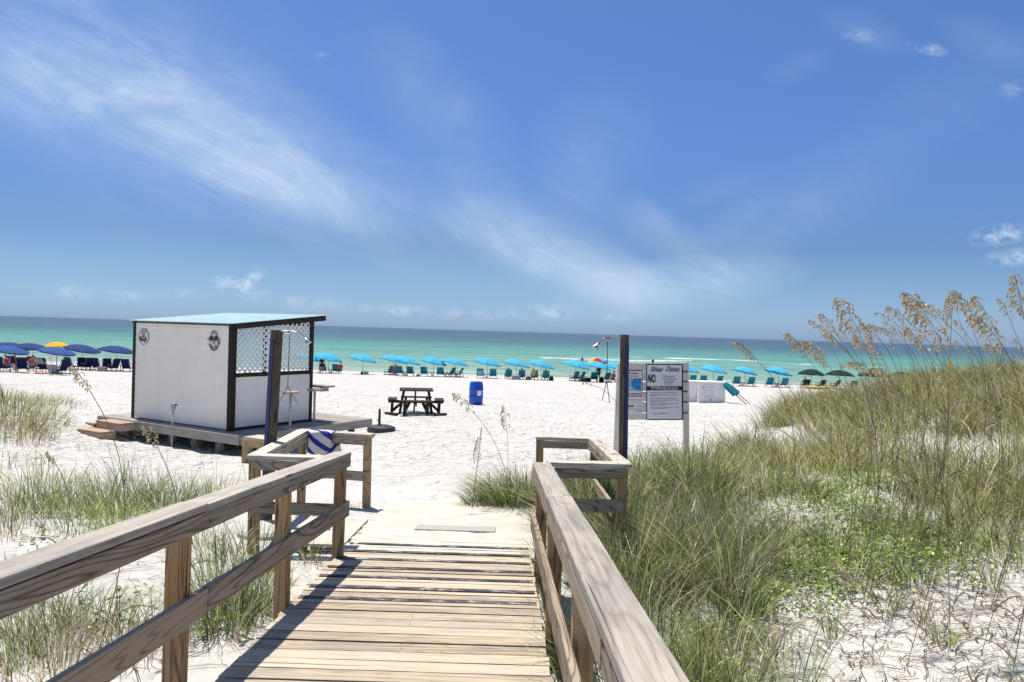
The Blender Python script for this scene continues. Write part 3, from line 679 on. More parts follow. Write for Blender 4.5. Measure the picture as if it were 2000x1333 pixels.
# front wall of lap siding
m = MB(); z = PZT + .02; nl = 17; ph = (zf(0) - PZT - .03) / nl
for i in range(nl):
    a = HP(WF - .04, 0, 0); b = HP(.06, 0, 0); z0 = z + i * ph; z1 = z0 + ph * .995
    fo = -V * .012
    vs = [a + fo + Zv * z0, b + fo + Zv * z0, b + Zv * z1 - V * .003, a + Zv * z1 - V * .003, a + V * .05 + Zv * z0, b + V * .05 + Zv * z0, b + V * .05 + Zv * z1, a + V * .05 + Zv * z1]
    m.add(vs, [(0, 1, 2, 3), (7, 6, 5, 4), (0, 4, 5, 1), (3, 2, 6, 7), (0, 3, 7, 4), (1, 5, 6, 2)])
fwall = m.build('front_wall', M['siding'], hut)
m = MB(); m.beam(HP(WF, WS, PZT), HP(WF, WS, zf(WS) - .01), .08, .08, up=U); m.build('corner_post', M['blackpaint'], hut, bevel=.003)
m = MB(); m.beam(HP(WF + .0, -.012, PZT), HP(WF, -.012, zf(0)), .055, .05, up=V)
m.build('corner_trim', M['blackpaint'], hut, bevel=.003)
m = MB(); m.beam(HP(.0, 0, PZT), HP(.0, 0, zf(0)), .125, .11, up=V); m.build('corner_post', M['darkwood'], hut, bevel=.004)
m = MB(); m.beam(HP(.0, WS, PZT - .02), HP(.0, WS, zf(WS)), .075, .075, up=V); m.build('corner_post', M['darkwood'], hut, bevel=.004)
# left wall
m = MB(); m.add([HP(WF, .09, PZT), HP(WF, WS - .04, PZT), HP(WF, WS - .04, zf(WS) - .02), HP(WF, .09, zf(.09) - .02), HP(WF - .04, .09, PZT), HP(WF - .04, WS - .04, PZT), HP(WF - .04, WS - .04, zf(WS) - .02), HP(WF - .04, .09, zf(.09) - .02)],
      [(0, 3, 2, 1), (4, 5, 6, 7), (0, 1, 5, 4), (3, 7, 6, 2), (0, 4, 7, 3), (1, 2, 6, 5)]); m.build('side_wall', M['siding'], hut)
# right side lower panel, rails and lattice
RZ = PZT + 1.12
m = MB(); m.beam(HP(.0, .06, PZT + .56), HP(.0, WS - .04, PZT + .56), .03, 1.02); m.build('lower_panel', M['panel'], hut)
m = MB(); m.beam(HP(-.005, .06, RZ), HP(-.005, WS - .04, RZ), .06, .085); m.build('mid_rail', M['darkwood'], hut, bevel=.003); m = MB(); m.beam(HP(-.004, .06, PZT + .03), HP(-.004, WS - .04, PZT + .03), .045, .05); m.build('bottom_rail', M['darkwood'], hut, bevel=.003)
def lattice(name, t0, t1, z0, ztop, off, parent):
    m = MB(); sp_ = .132; wdt = .040
    def clip(pa, pb):
        # clip segment in (t,z) to the opening (z1 sloped)
        N = 60; pts = [(pa[0] + (pb[0] - pa[0]) * i / N, pa[1] + (pb[1] - pa[1]) * i / N) for i in range(N + 1)]
        ins = [q for q in pts if t0 <= q[0] <= t1 and z0 <= q[1] <= ztop(q[0])]
        return (ins[0], ins[-1]) if len(ins) > 1 else None
    for sgn, lay in ((1, 0), (-1, 1)):
        c = -4.0
        while c < 5:
            a = (t0 - .2, z0 + c); b = (t1 + .2, z0 + c + sgn * (t1 - t0 + .4)); r = clip(a, b)
            if r:
                p, q = r; m.beam(HP(off + lay * .007, p[0], p[1]), HP(off + lay * .007, q[0], q[1]), wdt, .006, up=U)
            c += sp_
    return m.build(name, M['lattice'], parent)
lattice('lattice', .07, WS - .05, RZ + .045, lambda t: zf(t) - .10, .012, hut)
# top beam under the roof (fascia)
m = MB(); m.beam(HP(-.075, -.03, zf(0) - .055), HP(-.075, WS + .34, zf(WS + .34) - .055), .035, .115); m.build('fascia', M['darkwood'], hut, bevel=.004)
m = MB(); m.beam(HP(-.0, .07, zf(.1) - .075), HP(-.0, WS, zf(WS) - .075), .05, .08)
for s_ in (0.6, 1.2, 1.8, 2.4, 3.0): m.beam(HP(s_, .0, zf(0) - .05), HP(s_, WS + .38, zf(WS + .38) - .05), .04, .08)
m.build('rafters', M['darkwood'], hut)
# far side: low counter wall with open hatch
m = MB(); m.beam(HP(.06, WS, PZT + .40), HP(WF - .06, WS, PZT + .40), .03, .80); m.build('back_wall', M['panel'], hut)
m = MB(); m.beam(HP(.06, WS, zf(WS) - .16), HP(WF - .06, WS, zf(WS) - .16), .05, .12); m.beam(HP(1.5, WS, PZT + .81), HP(1.5, WS, zf(WS) - .2), .07, .07, up=U); m.build('hatch_frame', M['darkwood'], hut)
m = MB(); m.beam(HP(-.30, WS + .28, PZT + .79), HP(WF - .2, WS + .28, PZT + .79), .40, .04); m.beam(HP(-.22, WS + .34, PZT + .73), HP(-.22, WS + .10, PZT + .73), .04, .09)
m.beam(HP(.05, WS + .08, PZT + .73), HP(WF - .25, WS + .08, PZT + .73), .04, .09); m.build('counter', M['plat'], hut, bevel=.004)
# corrugated roof
m = MB(); ns = 250
def roof(u, v):
    s_ = -.09 + (WF + .18) * u; t_ = -.10 + (WS + .46) * v; return HP(s_, t_, zf(t_) + .012 + .009 * math.cos(s_ / .068 * TAU))
m.sheet(roof, ns, 3); m.build('roof', M['roof'], hut, solid=.004)
m = MB(); m.beam(HP(-.05, -.055, zf(0) - .032), HP(WF + .03, -.055, zf(0) - .032), .02, .03); m.build('roof_edge', M['blackpaint'], hut)
# emblems
def wall_hit(px, py):
    r = ray(px, py); n = V; p0 = HP(0, -.016, 0); k_ = p0.dot(n) / r.dot(n); return r * k_
def local(c, x, y): return c + U * x + Zv * y - V * .004
def disc(m, c, rx, ry, n=28, x=0, y=0, lift=0., rin=None):
    if rin is None:
        m.poly([local(c, x + rx * math.cos(TAU * i / n), y + ry * math.sin(TAU * i / n)) - V * lift for i in range(n)])
    else:
        vs = []; fs = []
        for i in range(n):
            a_ = TAU * i / n
            vs += [local(c, x + rx * math.cos(a_), y + ry * math.sin(a_)) - V * lift, local(c, x + rx * rin * math.cos(a_), y + ry * rin * math.sin(a_)) - V * lift]
        for i in range(n): j = (i + 1) % n; fs.append((2 * i, 2 * j, 2 * j + 1, 2 * i + 1))
        m.add(vs, fs)
def stroke(m, c, pts, w, lift=.002):
    P_ = [local(c, x, y) - V * lift for x, y in pts]
    for a, b in zip(P_[:-1], P_[1:]): m.beam(a, b, w, .002, up=V)
c = wall_hit(281, 658); Re = .178
em = MB(); em.cm = 0; disc(em, c, Re, Re, 36, lift=0); em.cm = 1; disc(em, c, Re, Re, 40, lift=.002, rin=.90)
em.cm = 1
em.poly([local(c, x, y) - V * .002 for x, y in [(-.15,.0),(-.10,.01),(-.06,-.04),(.03,-.07),(.07,.0),(.10,.0),(.10,-.07),(.06,-.12),(-.03,-.10),(-.10,-.10),(-.14,-.06)]])
em.cm = 2; em.poly([local(c, x, y) - V * .005 for x, y in [(-.06,.03),(.02,.03),(.06,.02),(.05,-.04),(.02,-.07),(-.03,-.06),(-.055,-.01)]])
em.cm = 1; disc(em, c, .013, .016, 8, -.03, -.0, .007); disc(em, c, .010, .02, 8, .0, .012, .007)
em.cm = 3; disc(em, c, .085, .055, 16, -.01, .075, .004); em.cm = 1
for a0 in (-35, -15, 10, 30): stroke(em, c, [(.135 * math.sin(R(a0)), .135 * math.cos(R(a0)) ), (.135 * math.sin(R(a0 + 12)), .135 * math.cos(R(a0 + 12)))], .012, .006)
em.build('round_emblem', [M['paper'], M['ink'], M['orangemetal'], M['conduit']], fwall)
c = wall_hit(418, 667); em = MB(); Rx, Ry = .135, .165
for k_ in range(28):
    a_ = TAU * k_ / 28; b_ = TAU * (k_ + 1) / 28
    stroke(em, c, [(Rx * math.cos(a_), Ry * math.sin(a_)), (Rx * math.cos(b_), Ry * math.sin(b_))], .011)
for s_ in (-1, 1):   # crossed palm trunks and fronds
    stroke(em, c, [(-s_ * .07, -.13), (-s_ * .045, -.06), (0, .01), (s_ * .035, .05), (s_ * .065, .07)], .013, .004)
    for a_, l_ in ((20, .075), (60, .07), (100, .075), (140, .08), (180, .085), (215, .07), (325, .075), (290, .055), (250, .055)):
        x0, y0 = s_ * .07, .065; ex, ey = x0 + l_ * math.cos(R(a_)), y0 + l_ * math.sin(R(a_)) - .018
        stroke(em, c, [(x0, y0), ((x0 + ex) / 2, (y0 + ey) / 2 + .012), (ex, ey)], .017, .006 + .0005 * (a_ % 7))
for k_ in range(9):    # banner along the foot and letters round the rim
    a_ = R(200 + k_ * 17.5); stroke(em, c, [(Rx * 1.12 * math.cos(a_), Ry * 1.12 * math.sin(a_)), (Rx * 1.12 * math.cos(a_ + .2), Ry * 1.12 * math.sin(a_ + .2))], .020 if k_ % 2 else .034, .003)
stroke(em, c, [(-.075, -.10), (-.03, -.125), (.03, -.125), (.075, -.10)], .014, .005)
em.build('palm_emblem', M['ink'], fwall)
for ch, a_ in (('J', 122), ('&', 104), ('B', 84), ('C', 62), ('O', 168), ('S', 12), ('D', -6)):
    P_ = local(c, Rx * 1.30 * math.cos(R(a_)), Ry * 1.22 * math.sin(R(a_))) - V * .003
    rot = Matrix((U, Zv, -V)).transposed().to_4x4(); rot.translation = P_
    text_mesh(ch, .062, rot @ Matrix.Rotation(R(a_ - 90) * .6, 4, 'Z'), M['ink'], 'emblem_letter', fwall, bold=.002)

# platform
plat = thing('wooden_platform', HP(0, 0, PZT - .3), 'grey timber platform on short supports under the white hut', 'platform')
PL = (-.62, 4.05); PT = (-.28, 3.55)     # s range (right to left), t range
m = MB(); t_ = PT[0] + .07
while t_ < PT[1]:
    m.beam(HP(PL[0], t_, PZT - .021), HP(PL[1], t_, PZT - .021), .135, .034); t_ += .143
m.build('deck_boards', M['plat'], plat, bevel=.003)
for a, b in ((HP(PL[0] + .0, PT[0] - .022, PZT - .10), HP(1.75, PT[0] - .022, PZT - .10)), (HP(1.76, PT[0] - .022, PZT - .10), HP(PL[1], PT[0] - .022, PZT - .10)),
             (HP(PL[0] - .022, PT[0], PZT - .10), HP(PL[0] - .022, PT[1], PZT - .10)), (HP(PL[1] + .022, PT[0], PZT - .10), HP(PL[1] + .022, PT[1], PZT - .10)), (HP(PL[0], PT[1] + .022, PZT - .10), HP(PL[1], PT[1] + .022, PZT - .10))):
    m = MB(); m.beam(a, b, .038, .185); m.build('rim_board', M['plat'], plat, bevel=.004)
for t_ in (0.05, 1.5, 3.0):
    for s_ in (-.5, .35, 1.1, 1.9, 2.7, 3.4, 3.9):
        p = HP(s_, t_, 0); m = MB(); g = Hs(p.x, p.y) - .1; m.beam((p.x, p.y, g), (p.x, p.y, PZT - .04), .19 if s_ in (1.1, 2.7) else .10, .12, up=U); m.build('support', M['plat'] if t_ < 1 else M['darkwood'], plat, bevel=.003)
m = MB()
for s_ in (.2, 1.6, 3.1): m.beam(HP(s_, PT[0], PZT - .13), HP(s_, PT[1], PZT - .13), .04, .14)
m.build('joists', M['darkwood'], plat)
# steps
st = thing('wooden_steps', gpt(262, 868), 'small reddish timber steps at the left end of the hut platform', 'steps')
def step(s0, s1, t0, t1, ztop, zb, nm='tread'):
    m = MB(); n = 3
    for i in range(n):
        tt = t0 + (t1 - t0) * (i + .5) / n; m.beam(HP(s0, tt, ztop - .018), HP(s1, tt, ztop - .018), (t1 - t0) / n - .006, .036)
    m.build('tread', M['stepwood'], st, bevel=.003)
    m = MB(); m.beam(HP(s0 + .02, t0 + .02, (ztop + zb) / 2 - .02), HP(s0 + .02, t1, (ztop + zb) / 2 - .02), .038, ztop - zb - .04); m.beam(HP(s1 - .02, t0 + .02, (ztop + zb) / 2 - .02), HP(s1 - .02, t1, (ztop + zb) / 2 - .02), .038, ztop - zb - .04)
    m.beam(HP(s0 + .04, t0 + .03, (ztop + zb) / 2 - .02), HP(s1 - .04, t0 + .03, (ztop + zb) / 2 - .02), .036, ztop - zb - .04); m.build('riser', M['stepwood'], st, bevel=.003)
step(2.65, 3.55, -.66, -.31, PZT - .03, PZT - .20); step(2.78, 3.62, -1.02, -.68, PZT - .19, PZT - .42)
m = MB(); m.beam(HP(2.75, -1.22, PZT - .375), HP(3.7, -1.22, PZT - .375), .32, .036); m.build('ground_board', M['stepwood'], st, bevel=.003)
bx = thing('timber_block', HP(4.35, .1, PZT - .36), 'reddish timber box step against the left end of the platform', 'step')
m = MB(); m.beam(HP(4.13, .05, PZT - .20), HP(4.48, .05, PZT - .20), .80, .036); m.build('tread', M['stepwood'], bx, bevel=.003)
m = MB(); m.beam(HP(4.15, -.33, PZT - .30), HP(4.46, -.33, PZT - .30), .036, .16); m.beam(HP(4.46, -.33, PZT - .30), HP(4.46, .42, PZT - .30), .036, .16); m.build('riser', M['stepwood'], bx, bevel=.003)
# block step by the right corner
bx2 = thing('timber_block', at(510, 880, 13.4), 'pale timber box step standing near the front corner of the hut', 'step')
p = at(511, 856, 13.4); g = Hs(p.x, p.y)
m = MB(); m.beam(p - U * .26, p + U * .26, .34, .04); m.build('tread', M['bleached'], bx2, bevel=.003)
m = MB(); m.beam(p - U * .24 - V * .15 - Zv * .02, (p - U * .24 - V * .15).xy.to_3d() + Zv * g, .09, .09, up=U); m.beam(p + U * .24 - V * .15 - Zv * .02, (p + U * .24 - V * .15).xy.to_3d() + Zv * g, .09, .09, up=U)
m.beam(p - U * .24 - V * .17 - Zv * .09, p + U * .24 - V * .17 - Zv * .09, .036, .13); m.build('frame', M['post'], bx2, bevel=.003)
# spigot post
b = HP(1.60, -.45, 0); b.x = at(336, 850, b.y).x; b.z = Hs(b.x, b.y); sg = thing('power_outlet', b, 'grey weatherproof outlet box on a thin conduit in front of the hut wall', 'outlet box')
tp = at(338, 800, b.y); tp.x = b.x + .01
m = MB(); m.tube([b - Zv * .1, Vector((tp.x, b.y, tp.z))], .017, 10); m.build('conduit', M['conduit'], sg, smooth=True)
m = MB(); m.beam(Vector((tp.x, b.y, tp.z - .02)), Vector((tp.x, b.y, tp.z + .13)), .085, .06, up=(0, 1, 0)); m.build('box', M['conduit'], sg, bevel=.012)
m = MB(); m.tube([Vector((tp.x + .04, b.y, tp.z + .10)), Vector((tp.x + .085, b.y - .02, tp.z + .10))], .016, 8); m.build('plug', M['blackplastic'], sg)
# bar stools
def stool():
    r = thing('bar_stool', (0, 0, 0), '', 'stool', 'bar stools beside the hut')
    m = MB(); m.tube([(0, 0, 0), (0, 0, .74)], .027, 12); m.build('pedestal', M['conduit'], r, smooth=True)
    m = MB(); m.lathe((0, 0, .74), [(.16, 0), (.17, .008), (.17, .035), (.16, .042)], 28); m.build('seat', M['stepwood'], r)
    m = MB(); m.lathe((0, 0, 0), [(.14, 0), (.14, .008), (.04, .02)], 20); m.build('base_plate', M['conduit'], r); return r
k1 = stool(); k1.location = (at(566, 838, 15.5).x, 15.5, PZT); k1['label'] = 'round bar stool with grey pole, nearer the front of the hut lattice'
k2 = copy_tree(k1); k2.location = (at(613, 832, 16.3).x, 16.3, PZT); k2['label'] = 'round bar stool with grey pole by the far corner post of the hut'

# umbrella base
p = gD(739, 19.0); ub = thing('umbrella_base', p, 'black patio umbrella base with a stub pole beside the platform', 'umbrella base')
m = MB(); m.lathe(p + Vector((.13, 0, .02)), [(.36, 0), (.37, .05), (.34, .11), (.20, .15), (.06, .16)], 24); m.build('base', M['blackplastic'], ub, bevel=0)
q = at(741, 822, 19.0); m = MB(); m.tube([Vector((q.x, p.y, p.z + .12)), Vector((q.x, p.y, at(741, 799, 19).z))], [.036, .030], 12); m.tube([Vector((q.x, p.y, p.z + .30)), Vector((q.x - .06, p.y, p.z + .30))], .015, 8); m.build('stub_pole', M['blackplastic'], ub, smooth=False)
m = MB()
for a_ in (20, 150, 260, 330): m.beam(p + Vector((.13, 0, .03)), p + Vector((.13 + .46 * math.cos(R(a_)), .46 * math.sin(R(a_)), .015)), .05, .035)
m.build('cross_feet', M['blackplastic'], ub)

# ------------------------------------------------------------------ notice board
SD = 13.6
sc_ = SD / F
sb = thing('notice_board', at(1275, 880, SD), 'white plank notice board with beach rules signs beside the right shower', 'sign board')
sb.location.z = Hs(sb.location.x, SD)
srot = Matrix.Rotation(R(-1.4), 4, 'Y'); sc0 = at(1275, 765, SD)
def SP(px, py, lift=0.):
    """photo pixel -> point on the board (board is tilted a little)"""
    p = at(px, py, SD); return Vector((p.x, SD - lift, p.z))
def rect(m, x0, y0, x1, y1, lift, th=.004):
    a, b, c, d = SP(x0, y0, lift), SP(x1, y0, lift), SP(x1, y1, lift), SP(x0, y1, lift); bk = Vector((0, th, 0))
    m.add([a, b, c, d, a + bk, b + bk, c + bk, d + bk], [(0, 3, 2, 1), (4, 5, 6, 7), (0, 1, 5, 4), (1, 2, 6, 5), (2, 3, 7, 6), (3, 0, 4, 7)])
ed = [709, 726, 745.5, 765, 785, 806.5, 821]
for a, b in zip(ed[:-1], ed[1:]):
    m = MB(); rect(m, 1206, a + .9, 1333.5, b - .9, .02, .03); m.build('plank', M['signwood'], sb, bevel=.002)
m = MB(); t_ = SP(1339, 708); g_ = Hs(t_.x, SD); m.beam(Vector((SP(1341, 900).x, SD + .01, g_ - .1)), Vector((t_.x, SD + .01, t_.z)), .105, .09, up=(0, 1, 0)); m.build('post', M['signwood'], sb, bevel=.004)
m = MB(); t_ = SP(1211, 710); m.beam(Vector((t_.x - .02, SD + .06, g_ - .1)), Vector((t_.x, SD + .06, t_.z)), .09, .09, up=(0, 1, 0)); m.build('post', M['signwood'], sb, bevel=.004)
for y in ed[1:-1]: m = MB(); rect(m, 1333, y - 1.0, 1341.5, y + 1.2, .047, .012); m.build('gap_strip', M['ink'], sb)
# rules panel
pan = MB(); rect(pan, 1262.5, 713, 1331.5, 819, .032, .008); pn = pan.build('rules_panel', M['signwhite'], sb); SPAR = pn
m = MB()
for r_ in ((1261.5, 711, 1332.5, 713), (1262.8, 818.5, 1333, 820.5), (1261.5, 713, 1263, 819), (1331, 713, 1333, 819), (1263, 754.5, 1331.5, 762.5)): rect(m, *r_, .035, .006)
m.build('black_border', M['ink'], pn)
def ST(body, px, py, hpx, mat, xs_=1., shear=0., bold=0., lift=.038, ang=0., nm='lettering', align='CENTER'):
    rot = Matrix(((1, 0, 0), (0, 0, -1), (0, 1, 0))).to_4x4(); rot.translation = SP(px, py, lift)
    return text_mesh(body, hpx * sc_ * 1.38, rot @ Matrix.Rotation(R(ang - 1.2), 4, 'Z'), mat, nm, SPAR, shear, xs_, bold, align, .0012)
ST('Silver', 1281, 722, 10, M['ink'], .80, .45, .0012); ST('Dunes', 1312, 721.5, 10, M['ink'], .72, .45, .0008)
ST('NO', 1272, 740.5, 15.5, M['ink'], .46, 0, .007)
ST('Littering, Alcohol', 1305, 735.5, 3.6, M['greyink'], .66); ST('Firearms, Fires, Animals', 1306, 740.5, 3.6, M['greyink'], .60); ST('Glass Bottles', 1305, 745.6, 3.8, M['greyink'], .72); ST('ALLOWED', 1305, 750.2, 2.4, M['midink'], .9)
ST('NO LIFEGUARD ON DUTY', 1297, 758.6, 5.4, M['paper'], .60, 0, .0012, .042)
lines = [(766.8, 1.0, 54), (770.8, 1.0, 52), (773.2, 1, 13), (778, 1, 50), (781.6, .9, 52), (784.4, .9, 30), (788.4, .7, 54), (791, .7, 30), (795.4, .8, 53), (798, .5, 30)]
m = MB(); m2 = MB()
for (y, dk, wdt) in lines:
    x = 1269.; 
    while x < 1269 + wdt:
        wl_ = random.choice((1.2, 1.8, 2.4, 3.0, 3.6)); k_ = x
        while k_ < x + wl_:   # broken strokes of letter size
            (m if random.random() < dk else m2).cm = 0; rect(m if random.random() < dk else m2, k_, y - .75 + random.uniform(0, .3), k_ + .48, y + .75 - random.uniform(0, .3), .034, .001); k_ += .62
        x += wl_ + .9
m.build('small_print', M['midink'], pn); m2.build('small_print', M['greyink'], pn)
ST('Have a Fun Beach Day', 1290, 808, 3.2, M['greyink'], .7, .4, 0, .035, 6)
# rip current poster and the flag notice below it
m = MB(); rect(m, 1222, 723.5, 1254, 769, .030, .006); m.build('poster_border', M['ink'], sb)
m = MB(); rect(m, 1223, 725, 1252.8, 768, .033, .006); SPAR = po = m.build('poster', M['signwhite'], sb)
ST('RIP CURRENTS', 1237.5, 729.6, 3.6, M['redink'], .58, 0, .0012, .036); ST('Break the Grip of the Rip!', 1238, 735, 2.3, M['ink'], .52, 0, .0005, .036)
m = MB(); rect(m, 1224, 739, 1252, 763.5, .0345, .0015); m.build('sea_print', M['blueink'], po)
m = MB(); m.cm = 0
m.poly([SP(x, y, .037) for x, y in [(1224,739),(1238,739.5),(1234,742),(1232,747),(1233,753),(1238,758),(1245,761.5),(1252,763.4),(1224,763.4)]])
m.poly([SP(x, y, .037) for x, y in [(1241,751),(1245,749.8),(1252,750.4),(1252,751.3),(1245,751.2)]]); m.build('current_print', M['skyink'], po)
m = MB()
for pts in ([(1229,741),(1232,744),(1230,750),(1233,756),(1231,761)], [(1226,743),(1228,748),(1226,754),(1228,760)], [(1234,743),(1236,741)], [(1229,758),(1233,761.5),(1238,762)]):
    for a, b in zip(pts[:-1], pts[1:]): m.beam(SP(*a, .0385), SP(*b, .0385), .007, .001, up=(0, 1, 0))
m.build('arrow_print', M['paper'], po)
m = MB(); rect(m, 1220, 770, 1255.5, 808.5, .030, .006); SPAR = fn_ = m.build('flag_notice', M['paper'], sb)
m = MB(); rect(m, 1222, 771.5, 1253.5, 775.5, .0325, .0015); rect(m, 1222, 791.5, 1238, 795, .0325, .0015); m.build('red_band', M['redink'], fn_)
ST('FLAG WARNING', 1239, 773.5, 2.8, M['paper'], .7, 0, .0006, .036)
m = MB()
for y in (780.2, 783, 787, 797.5, 800.5, 792, 794.6):
    x = 1223. if y not in (792, 794.6) else 1241
    while x < 1252: l_ = random.choice((1.2, 2, 2.8)); rect(m, x, y - .4, x + l_, y + .4, .032, .001); x += l_ + .8
for x in (1240, 1244.5, 1248, 1251): m.beam(SP(x, 805, .033), SP(x + 1.2, 802, .033), .012, .001, up=(0, 1, 0))
m.build('small_print', M['midink'], fn_)

# ------------------------------------------------------------------ picnic table
def picnic():
    D_ = 24.2; root = thing('picnic_table', gD(815, D_), 'dark brown timber picnic table with four benches on the open sand', 'picnic table')
    b = root.location; rz = R(8); m = MB(); top = .76
    c, s_ = math.cos(rz), math.sin(rz)
    def W(x, y, z): return Vector((b.x + x * c - y * s_, b.y + x * s_ + y * c, b.z + z))
    for i in range(7): y = -.45 + i * .15; m.beam(W(-.54, y, top), W(.54, y, top), .14, .04)
    m.build('table_top', M['darkwood'], root, bevel=.004)
    for sx in (-1, 1):
        for sy in (-1, 1):
            m = MB(); m.beam(W(sx * .40, sy * .30, top - .02), W(sx * .52, sy * .42, -.03), .09, .07, up=(1, 0, 0)); m.build('leg', M['darkwood'], root, bevel=.003)
    m = MB(); m.beam(W(-.02, 0, top), W(-.06, 0, 0), .05, .05, up=(1, 0, 0)); m.build('centre_post', M['darkwood'], root)
    for (x0, y0, x1, y1) in ((-.54, -.80, .54, -.80), (-.50, .80, .54, .80), (-.76, -.40, -.76, .44), (.76, -.44, .76, .40)):
        m = MB(); d = Vector((x1 - x0, y1 - y0, 0)).normalized(); n = Vector((-d.y, d.x, 0)) * .075
        m.beam(W(x0 + n.x, y0 + n.y, .44), W(x1 + n.x, y1 + n.y, .44), .14, .04); m.beam(W(x0 - n.x, y0 - n.y, .44), W(x1 - n.x, y1 - n.y, .44), .14, .04); m.build('bench', M['darkwood'], root, bevel=.004)
        for k_ in (.16, .84):
            px, py = x0 + (x1 - x0) * k_, y0 + (y1 - y0) * k_
            m = MB(); m.beam(W(px, py, .42), W(px + n.x * .2, py + n.y * .2, -.03), .09, .07, up=(1, 0, 0))
            m.beam(W(px, py, .05), W(px * 0.55, py * 0.55, .36), .05, .05); m.build('bench_leg', M['darkwood'], root)
    m = MB(); m.beam(W(-.9, 0, .36), W(.9, 0, .36), .04, .09); m.beam(W(0, -.9, .34), W(0, .9, .34), .04, .09); m.beam(W(-.95, -.5, .03), W(-.6, -.85, .03), .12, .07); m.beam(W(.6, -.9, .03), W(.95, -.55, .03), .12, .07); m.build('brace', M['darkwood'], root)
picnic()
# blue drum
p = at(932, 790, 29); p = gD(932, 29.3); dr = thing('trash_drum', p, 'bright blue plastic drum used as a bin on the white sand', 'drum')
m = MB(); m.lathe(p, [(.255, 0), (.27, .02), (.275, .26), (.288, .28), (.288, .31), (.275, .33), (.277, .56), (.290, .58), (.290, .60), (.277, .62), (.268, .78), (.25, .84), (.235, .885), (.24, .90), (.215, .90)], 32); m.build('drum_body', M['bluedrum'], dr, smooth=True)
m = MB()
m.sheet(lambda u, v: Vector((p.x + .284 * math.sin(R(12 + 34 * u)), p.y - .284 * math.cos(R(12 + 34 * u)), p.z + .36 + .20 * v)), 6, 1); m.build('paper_label', M['paper'], dr, solid=.002)
m = MB(); m.lathe(p + Vector((.06, .06, .90)), [(.04, 0), (.04, .015)], 10); m.build('bung', M['blackplastic'], dr)

# white storage boxes
def sbox(px0, px1, D_, hgt, label, rz, sheet=False):
    a = gD(px0, D_); b = gD(px1, D_); w = b.x - a.x; c = (a + b) / 2; c.z -= .05
    r = thing('storage_box', c, label, 'storage box', 'white storage boxes on the sand')
    ux = Vector((math.cos(rz), math.sin(rz), 0)); uy = Vector((-math.sin(rz), math.cos(rz), 0)); cc = c + uy * .45
    m = MB(); m.beam(cc - ux * w / 2 + Zv * hgt / 2, cc + ux * w / 2 + Zv * hgt / 2, .9, hgt); m.build('body', M['boxwhite'], r, bevel=.01)
    m = MB(); m.beam(cc - ux * (w / 2 + .03) + Zv * (hgt + .025), cc + ux * (w / 2 + .03) + Zv * (hgt + .025), .96, .05); m.build('lid', M['boxwhite'], r, bevel=.01)
    if sheet:
        f0 = c - uy * .008; m = MB()
        def Q(x, z): return f0 - ux * w / 2 + ux * x + Zv * z
        m.add([Q(.1, .12), Q(.85, .12), Q(.85, 1.02), Q(.1, 1.02)], [(0, 1, 2, 3)]); m.build('printed_sheet', M['paper'], r, solid=.003)
        m = MB(); f0 = c - uy * .014
        for z, s_ in ((.86, .028), (.76, .022), (.55, .018), (.43, .020)): m.beam(Q(.20, z), Q(.20 + s_ * 2, z), .004, s_ * 2)
        for z in (.95, .84, .66, .52, .40, .30): m.beam(Q(.32, z), Q(.72, z), .003, .008)
        for x in (.32, .58, .74): m.beam(Q(x, .30), Q(x, .95), .008, .003, up=(0, 0, 1))
        m.beam(Q(.60, .20), Q(.66, .20), .004, .07); m.build('print', M['midink'], r)
    return r
sbox(1336, 1365, 38.3, 1.06, 'plain white storage box next to the notice board post', R(-4))
sbox(1367, 1418, 37.6, 1.07, 'white storage box with a printed sheet on its front', R(-8), True)
# folded teal umbrella canopies leaning against the box
r_ = thing('folded_umbrella', gD(1460, 37.0), 'two folded teal beach umbrellas leaning on the white storage box', 'umbrella')
bpy.data.objects.remove(r_)
def folded(px0, py0, px1, py1, D_, label, split=.52, rr=.13):
    a = at(px0, py0, D_); b = at(px1, py1, D_ - .6); b.z = Hs(b.x, b.y); d = (b - a)
    r = thing('folded_umbrella', b, label, 'folded umbrella', 'folded teal umbrellas')
    m = MB(); m.tube([a + d * .03, b - d * .0], .020, 8); m.build('pole', M['darkframe'], r)
    m = MB(); N = 16; k = [0, .1, .25, .4, split]; vs = []; fs = []
    side = d.cross(Vector((0, 0, 1))).normalized(); upv = side.cross(d).normalized()
    for i, t_ in enumerate(k):
        rad = rr * (0.25, .8, 1.0, 1.05, 1.15)[i]
        for j in range(N):
            th = TAU * j / N; rj = rad * (1 if j % 2 else .72); vs.append(a + d * t_ + side * math.cos(th) * rj + upv * math.sin(th) * rj)
    for i in range(len(k) - 1):
        for j in range(N): j2 = (j + 1) % N; fs.append((i * N + j, i * N + j2, (i + 1) * N + j2, (i + 1) * N + j))
    fs.append(tuple(range(N))); m.add(vs, fs); m.build('canopy', M['teal'], r)
    return r
folded(1412, 750, 1458, 792, 36.9, 'lower folded teal umbrella leaning against the white storage box'); folded(1416, 748, 1466, 791, 37.3, 'upper folded teal umbrella leaning against the white storage box')

